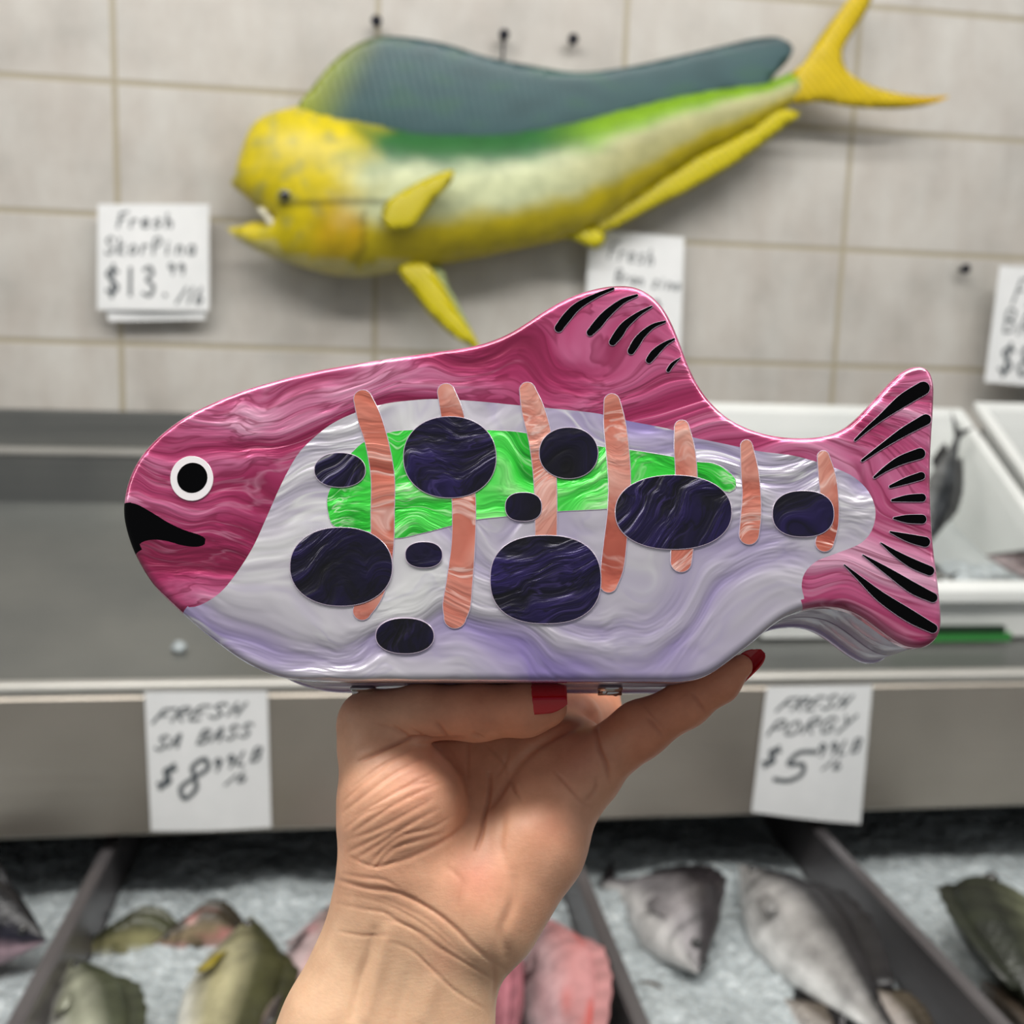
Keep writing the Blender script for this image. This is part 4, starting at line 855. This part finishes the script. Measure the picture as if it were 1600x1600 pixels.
# refine once (Catmull-Clark-like) for crease detail
me = bpy.data.meshes.new('tmp'); me.from_pydata(Vh.tolist(), [], Fh.tolist()); to = bpy.data.objects.new('tmp', me); COL.objects.link(to)
md = to.modifiers.new('s', 'SMOOTH'); md.factor = .5; md.iterations = 3
md = to.modifiers.new('ss', 'SUBSURF'); md.levels = 1
dg = bpy.context.evaluated_depsgraph_get(); ev = to.evaluated_get(dg); m2 = bpy.data.meshes.new_from_object(ev)
nv = len(m2.vertices); Vh = np.zeros(nv * 3); m2.vertices.foreach_get('co', Vh); Vh = Vh.reshape(-1, 3)
Nh = np.zeros(nv * 3); m2.vertices.foreach_get('normal', Nh); Nh = Nh.reshape(-1, 3)
Fh = [tuple(p.vertices) for p in m2.polygons]
bpy.data.objects.remove(to); bpy.data.meshes.remove(me); bpy.data.meshes.remove(m2)
cen_ = Vh.mean(0)
if np.mean(np.einsum('ij,ij->i', Nh, Vh - cen_)) < 0: Nh = -Nh; Fh = [f[::-1] for f in Fh]
pxh = Vh[:, 0] / Vh[:, 2] * 1600 + 800; pyh = -Vh[:, 1] / Vh[:, 2] * 1600 + 800; facing = -np.einsum('ij,ij->i', Nh, Vh / np.linalg.norm(Vh, axis=1)[:, None])
def z5(pts): return [(520 + x / 3.636, 1060 + y / 3.636) for x, y in pts]
def z6(pts): return [(800 + x / 3.81, 1020 + y / 3.81) for x, y in pts]
def z7(pts): return [(440 + x / 3.478, 1320 + y / 3.478) for x, y in pts]
CR = [(z5([(150, 470), (300, 400), (420, 350), (470, 338), (560, 348), (650, 345), (740, 340)]), 3.0, 1.0, 0), (z5([(340, 270), (400, 310), (450, 342)]), 2.5, .5, 0), (z5([(450, 290), (500, 320), (560, 348)]), 2.5, .5, 0),
      (z5([(590, 250), (620, 290), (650, 342)]), 3, .7, 0), (z5([(790, 345), (800, 318), (860, 345)]), 3, .5, 0), (z5([(250, 250), (350, 290), (430, 340)]), 2, .3, 0), (z5([(830, 60), (850, 100), (840, 150)]), 3, .2, 0),
      (z5([(640, 360), (700, 450), (755, 590), (785, 690), (775, 770), (720, 860), (620, 930), (500, 990), (380, 1040), (270, 1065)]), 4.0, .45, 0),
      (z5([(772, 350), (768, 480), (772, 600)]), 2.2, .4, 0), (z5([(890, 540), (888, 660), (860, 780), (845, 880), (815, 975)]), 3.2, 1.1, 0), (z5([(1010, 560), (960, 640), (890, 740)]), 5, .8, 0),
      (z5([(1010, 565), (1050, 660)]), 3, .5, 0), (z5([(960, 640), (965, 800), (955, 950), (985, 1060)]), 7, .5, 0), (z5([(1000, 560), (1060, 480), (1150, 390), (1280, 310), (1420, 250), (1500, 200)]), 7, 1.3, 0),
      (z5([(870, 370), (960, 470), (1000, 560)]), 3, .4, 0), (z5([(1000, 350), (990, 450), (930, 560)]), 3, .3, 0),
      (z6([(500, 430), (515, 560), (560, 670), (578, 770)]), 3.5, .9, 0), (z6([(250, 700), (360, 820), (420, 890), (470, 920)]), 3, .5, 0), (z6([(500, 740), (500, 800), (440, 880)]), 3, .5, 0), (z6([(0, 780), (60, 880)]), 3, .3, 0),
      (z6([(800, 380), (850, 440), (895, 495)]), 3, .6, 0), (z6([(780, 300), (860, 400), (900, 450)]), 2.2, .3, 0), (z6([(1060, 230), (1110, 295), (1155, 360)]), 3, .6, 0),
      (z7([(300, 190), (400, 225), (460, 238), (540, 243), (620, 258), (720, 300), (860, 385), (960, 470), (1040, 550), (1140, 630), (1215, 680)]), 3.6, .5, 0),
      (z7([(300, 320), (450, 350), (560, 370), (640, 420), (760, 480), (850, 550), (960, 620), (1080, 690), (1160, 745)]), 2.6, .28, 0),
      (z7([(590, 530), (700, 570), (800, 660), (950, 800), (1100, 890)]), 2.6, .25, 0), (z7([(310, 470), (450, 495), (560, 490)]), 2.4, .25, 0), (z7([(320, 230), (420, 255), (520, 280), (640, 330), (780, 400), (900, 500), (1000, 600)]), 2, .12, 0),
      (z7([(320, 270), (450, 290), (560, 320), (700, 390), (820, 470), (930, 560), (1060, 650)]), 2, .12, 0), (z7([(560, 400), (700, 450), (800, 530), (900, 600)]), 2, .2, 0), (z7([(360, 60), (440, 100), (520, 120), (620, 90)]), 2.4, .3, 0),
      (z7([(900, 120), (980, 200), (960, 330)]), 5, .25, 0), (z7([(1250, 150), (1260, 300), (1200, 480), (1220, 600)]), 9, .8, 0), (z7([(1150, 640), (1160, 745), (1150, 850)]), 5, .4, 0),
      (z7([(500, 470), (470, 600), (430, 720), (400, 850), (370, 980)]), 9, 1.0, 0), (z7([(570, 480), (540, 620), (500, 800), (450, 980)]), 11, .9, 1), (z7([(840, 700), (800, 850), (760, 980)]), 14, .5, 1), (z7([(690, 680), (650, 850), (620, 980)]), 10, .4, 0)]
for pts in ([(60, 760), (200, 650), (350, 540), (520, 450)], [(110, 620), (240, 520), (380, 440), (480, 400)], [(110, 790), (300, 680), (440, 600), (580, 530)], [(120, 870), (330, 730), (480, 650), (620, 590)], [(90, 915), (250, 860), (400, 780), (560, 690)],
            [(140, 1020), (280, 930), (420, 840), (600, 740)], [(200, 1070), (300, 960), (400, 890), (560, 850), (680, 780)], [(240, 1080), (340, 970), (480, 920), (620, 880)], [(60, 700), (180, 590), (300, 500)], [(70, 850), (180, 770), (300, 720)], [(380, 640), (480, 600), (560, 590)], [(80, 990), (200, 930), (330, 860)], [(60, 1110), (160, 1130), (300, 1150), (380, 1200)], [(40, 1150), (150, 1180), (280, 1215)]):
    CR.append((z5(pts), 2.6, .25, 0))
    CR.append(([(x + 3, y + 7) for x, y in z5(pts)], 4, .12, 1))
disp = np.zeros(nv); red = np.zeros(nv)
for pts, sg, dp, ridge in CR:
    sg = max(sg, 2.4)
    P_ = catmull(pts, 4, False); mnx, mny = P_.min(0) - 4 * sg; mxx, mxy = P_.max(0) + 4 * sg
    mk = np.where((pxh > mnx) & (pxh < mxx) & (pyh > mny) & (pyh < mxy) & (facing > .05) & (Vh[:, 2] < .345))[0]
    if not len(mk): continue
    dmin = np.full(len(mk), 1e9); bt = np.zeros(len(mk))
    for i in range(len(P_) - 1):
        a, b_ = P_[i], P_[i + 1]; ab = b_ - a; L2 = ab @ ab
        if L2 < 1e-9: continue
        t = np.clip(((pxh[mk] - a[0]) * ab[0] + (pyh[mk] - a[1]) * ab[1]) / L2, 0, 1)
        dd = np.hypot(pxh[mk] - a[0] - t * ab[0], pyh[mk] - a[1] - t * ab[1]); up_ = dd < dmin; dmin[up_] = dd[up_]; bt[up_] = (i + t[up_]) / (len(P_) - 1)
    taper = np.sqrt(np.clip(np.sin(np.clip(bt, .03, .97) * PI), 0, 1)) * np.clip(facing[mk] * 2.2, 0, 1)
    g = np.exp(-(dmin / sg) ** 2) * dp * taper * .001
    disp[mk] += g if ridge else -g
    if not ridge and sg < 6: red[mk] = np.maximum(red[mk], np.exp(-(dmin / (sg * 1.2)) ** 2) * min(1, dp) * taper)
disp = np.clip(disp, -.0016, .0012)
Vh = Vh + Nh * disp[:, None]
# skin tint: paler forearm, pinker palm, redder fingers; crease shading painted darker and redder
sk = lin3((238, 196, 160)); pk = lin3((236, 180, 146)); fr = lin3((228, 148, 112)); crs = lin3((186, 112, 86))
def smv(a, b_, x): t = np.clip((x - a) / (b_ - a), 0, 1); return t * t * (3 - 2 * t)
wp = 1 - smv(1360, 1520, pyh + (pxh - 650) * -.25); wf = np.maximum(smv(930, 1010, pxh), (1 - smv(1130, 1170, pyh)) * smv(600, 760, pxh))
cols = sk[None] * (1 - wp[:, None]) + pk[None] * wp[:, None]; wf = wf * .8; cols = cols * (1 - wf[:, None]) + fr[None] * wf[:, None]
for (cx, cy, r_, am) in ((660, 1210, 60, .35), (745, 1370, 45, .5), (905, 1180, 50, .4), (860, 1290, 50, .3), (690, 1500, 30, .25)):
    g = am * np.exp(-((pxh - cx) ** 2 + (pyh - cy) ** 2) / r_ ** 2); cols = cols * (1 - g[:, None]) + lin3((216, 128, 108))[None] * g[:, None]
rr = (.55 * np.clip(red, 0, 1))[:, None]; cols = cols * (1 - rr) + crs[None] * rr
m, nt, b = newmat('skin'); a_ = nt.nodes.new('ShaderNodeAttribute'); a_.attribute_name = 'tint'
n1 = noise_n(nt, objco(nt), 90, 4, .6)[0]; n2 = noise_n(nt, objco(nt), 900, 3, .6)[0]
nt.links.new(mixc(nt, 1.0, a_.outputs['Color'], ramp(nt, n1, [(.35, (.9, .86, .84, 1)), (.65, (1.05, 1.06, 1.06, 1))]), 'MULTIPLY'), b.inputs['Base Color'])
setin(b, Roughness=.46, Subsurface_Weight=.18, Subsurface_Scale=.004); b.inputs['Subsurface Radius'].default_value = (1, .35, .2)
mp = nt.nodes.new('ShaderNodeMapping'); mp.inputs['Rotation'].default_value = (.2, .5, .2); mp.inputs['Scale'].default_value = (500, 500, 1500); nt.links.new(objco(nt), mp.inputs[0])
n3 = noise_n(nt, mp.outputs[0], 1, 2, .5)[0]
sm_ = nt.nodes.new('ShaderNodeMath'); sm_.operation = 'ADD'; nt.links.new(n2, sm_.inputs[0]); nt.links.new(n3, sm_.inputs[1])
bump(nt, b, sm_.outputs[0], .10, .0005); M['skin'] = m
c2w = np.stack([RT, UP, FW], 1)
Wh = Vh @ c2w.T + EYE
HB = at(600, 1690, .297)
hand = mesh('hand', Wh - HB, Fh, M['skin'], cols=cols); hand.location = HB
tag(hand, 'left hand and wrist with red nails holding up the fish bag', 'hand')
bm = bmesh.new(); bm.from_mesh(hand.data); bmesh.ops.recalc_face_normals(bm, faces=bm.faces); bm.to_mesh(hand.data); bm.free()
def cw(v): return np.array(v) @ c2w.T + EYE - HB
def nail(ax0, ax1, rad, th0, th1, updir, tip_taper, th=.0005, lift=1.0):
    """curved nail plate round a finger axis; updir = direction of angle 0, both in camera coordinates"""
    a0, a1 = cp(*ax0, 0)[:3].astype(float), cp(*ax1, 0)[:3].astype(float); ax = (a1 - a0); L = np.linalg.norm(ax); ax /= L
    n0 = np.array(updir, float); n0 -= ax * (n0 @ ax); n0 /= np.linalg.norm(n0); s0 = np.cross(ax, n0)
    NU, NV = 20, 16; V = []; F = []; mid = (th0 + th1) / 2; hw = (th1 - th0) / 2
    for sgn in (1, 0):
        for i in range(NU + 1):
            s = i / NU; k = (min(1, s / .18) ** .5 * .35 + .65) * (1 - tip_taper * max(0, (s - .55) / .45) ** 2.2)
            for j in range(NV + 1):
                a = mid + hw * k * (2 * j / NV - 1); rr = rad * (1 - .10 * s * s) + th * sgn
                V.append(cw(a0 + ax * L * s + (n0 * math.cos(a) + s0 * math.sin(a)) * rr))
    K = (NU + 1) * (NV + 1)
    for i in range(NU):
        for j in range(NV):
            q = i * (NV + 1) + j; f = (q, q + 1, q + NV + 2, q + NV + 1); F += [f, tuple(x + K for x in f)[::-1]]
    for i in range(NU): a = i * (NV + 1); F += [(a, a + NV + 1, K + a + NV + 1, K + a), (a + NV, K + a + NV, K + a + 2 * NV + 1, a + 2 * NV + 1)]
    for j in range(NV): a = NU * (NV + 1) + j; F += [(j, K + j, K + j + 1, j + 1), (a, a + 1, K + a + 1, K + a)]
    o = mesh('fingernail', V, F, M['nail'], hand); bm = bmesh.new(); bm.from_mesh(o.data); bmesh.ops.recalc_face_normals(bm, faces=bm.faces); bm.to_mesh(o.data); bm.free()
    o['label'] = 'glossy red fingernail'; return o
nail((813, 1108, .3010), (888, 1104, .3000), .0071, -.05, 1.6, (0, 0, -1), .42)
nail((1138, 1057, .3045), (1187, 1012, .3035), .0040, -1.0, 1.0, (.5, -.35, .75), .75)
bpy.context.view_layer.update()
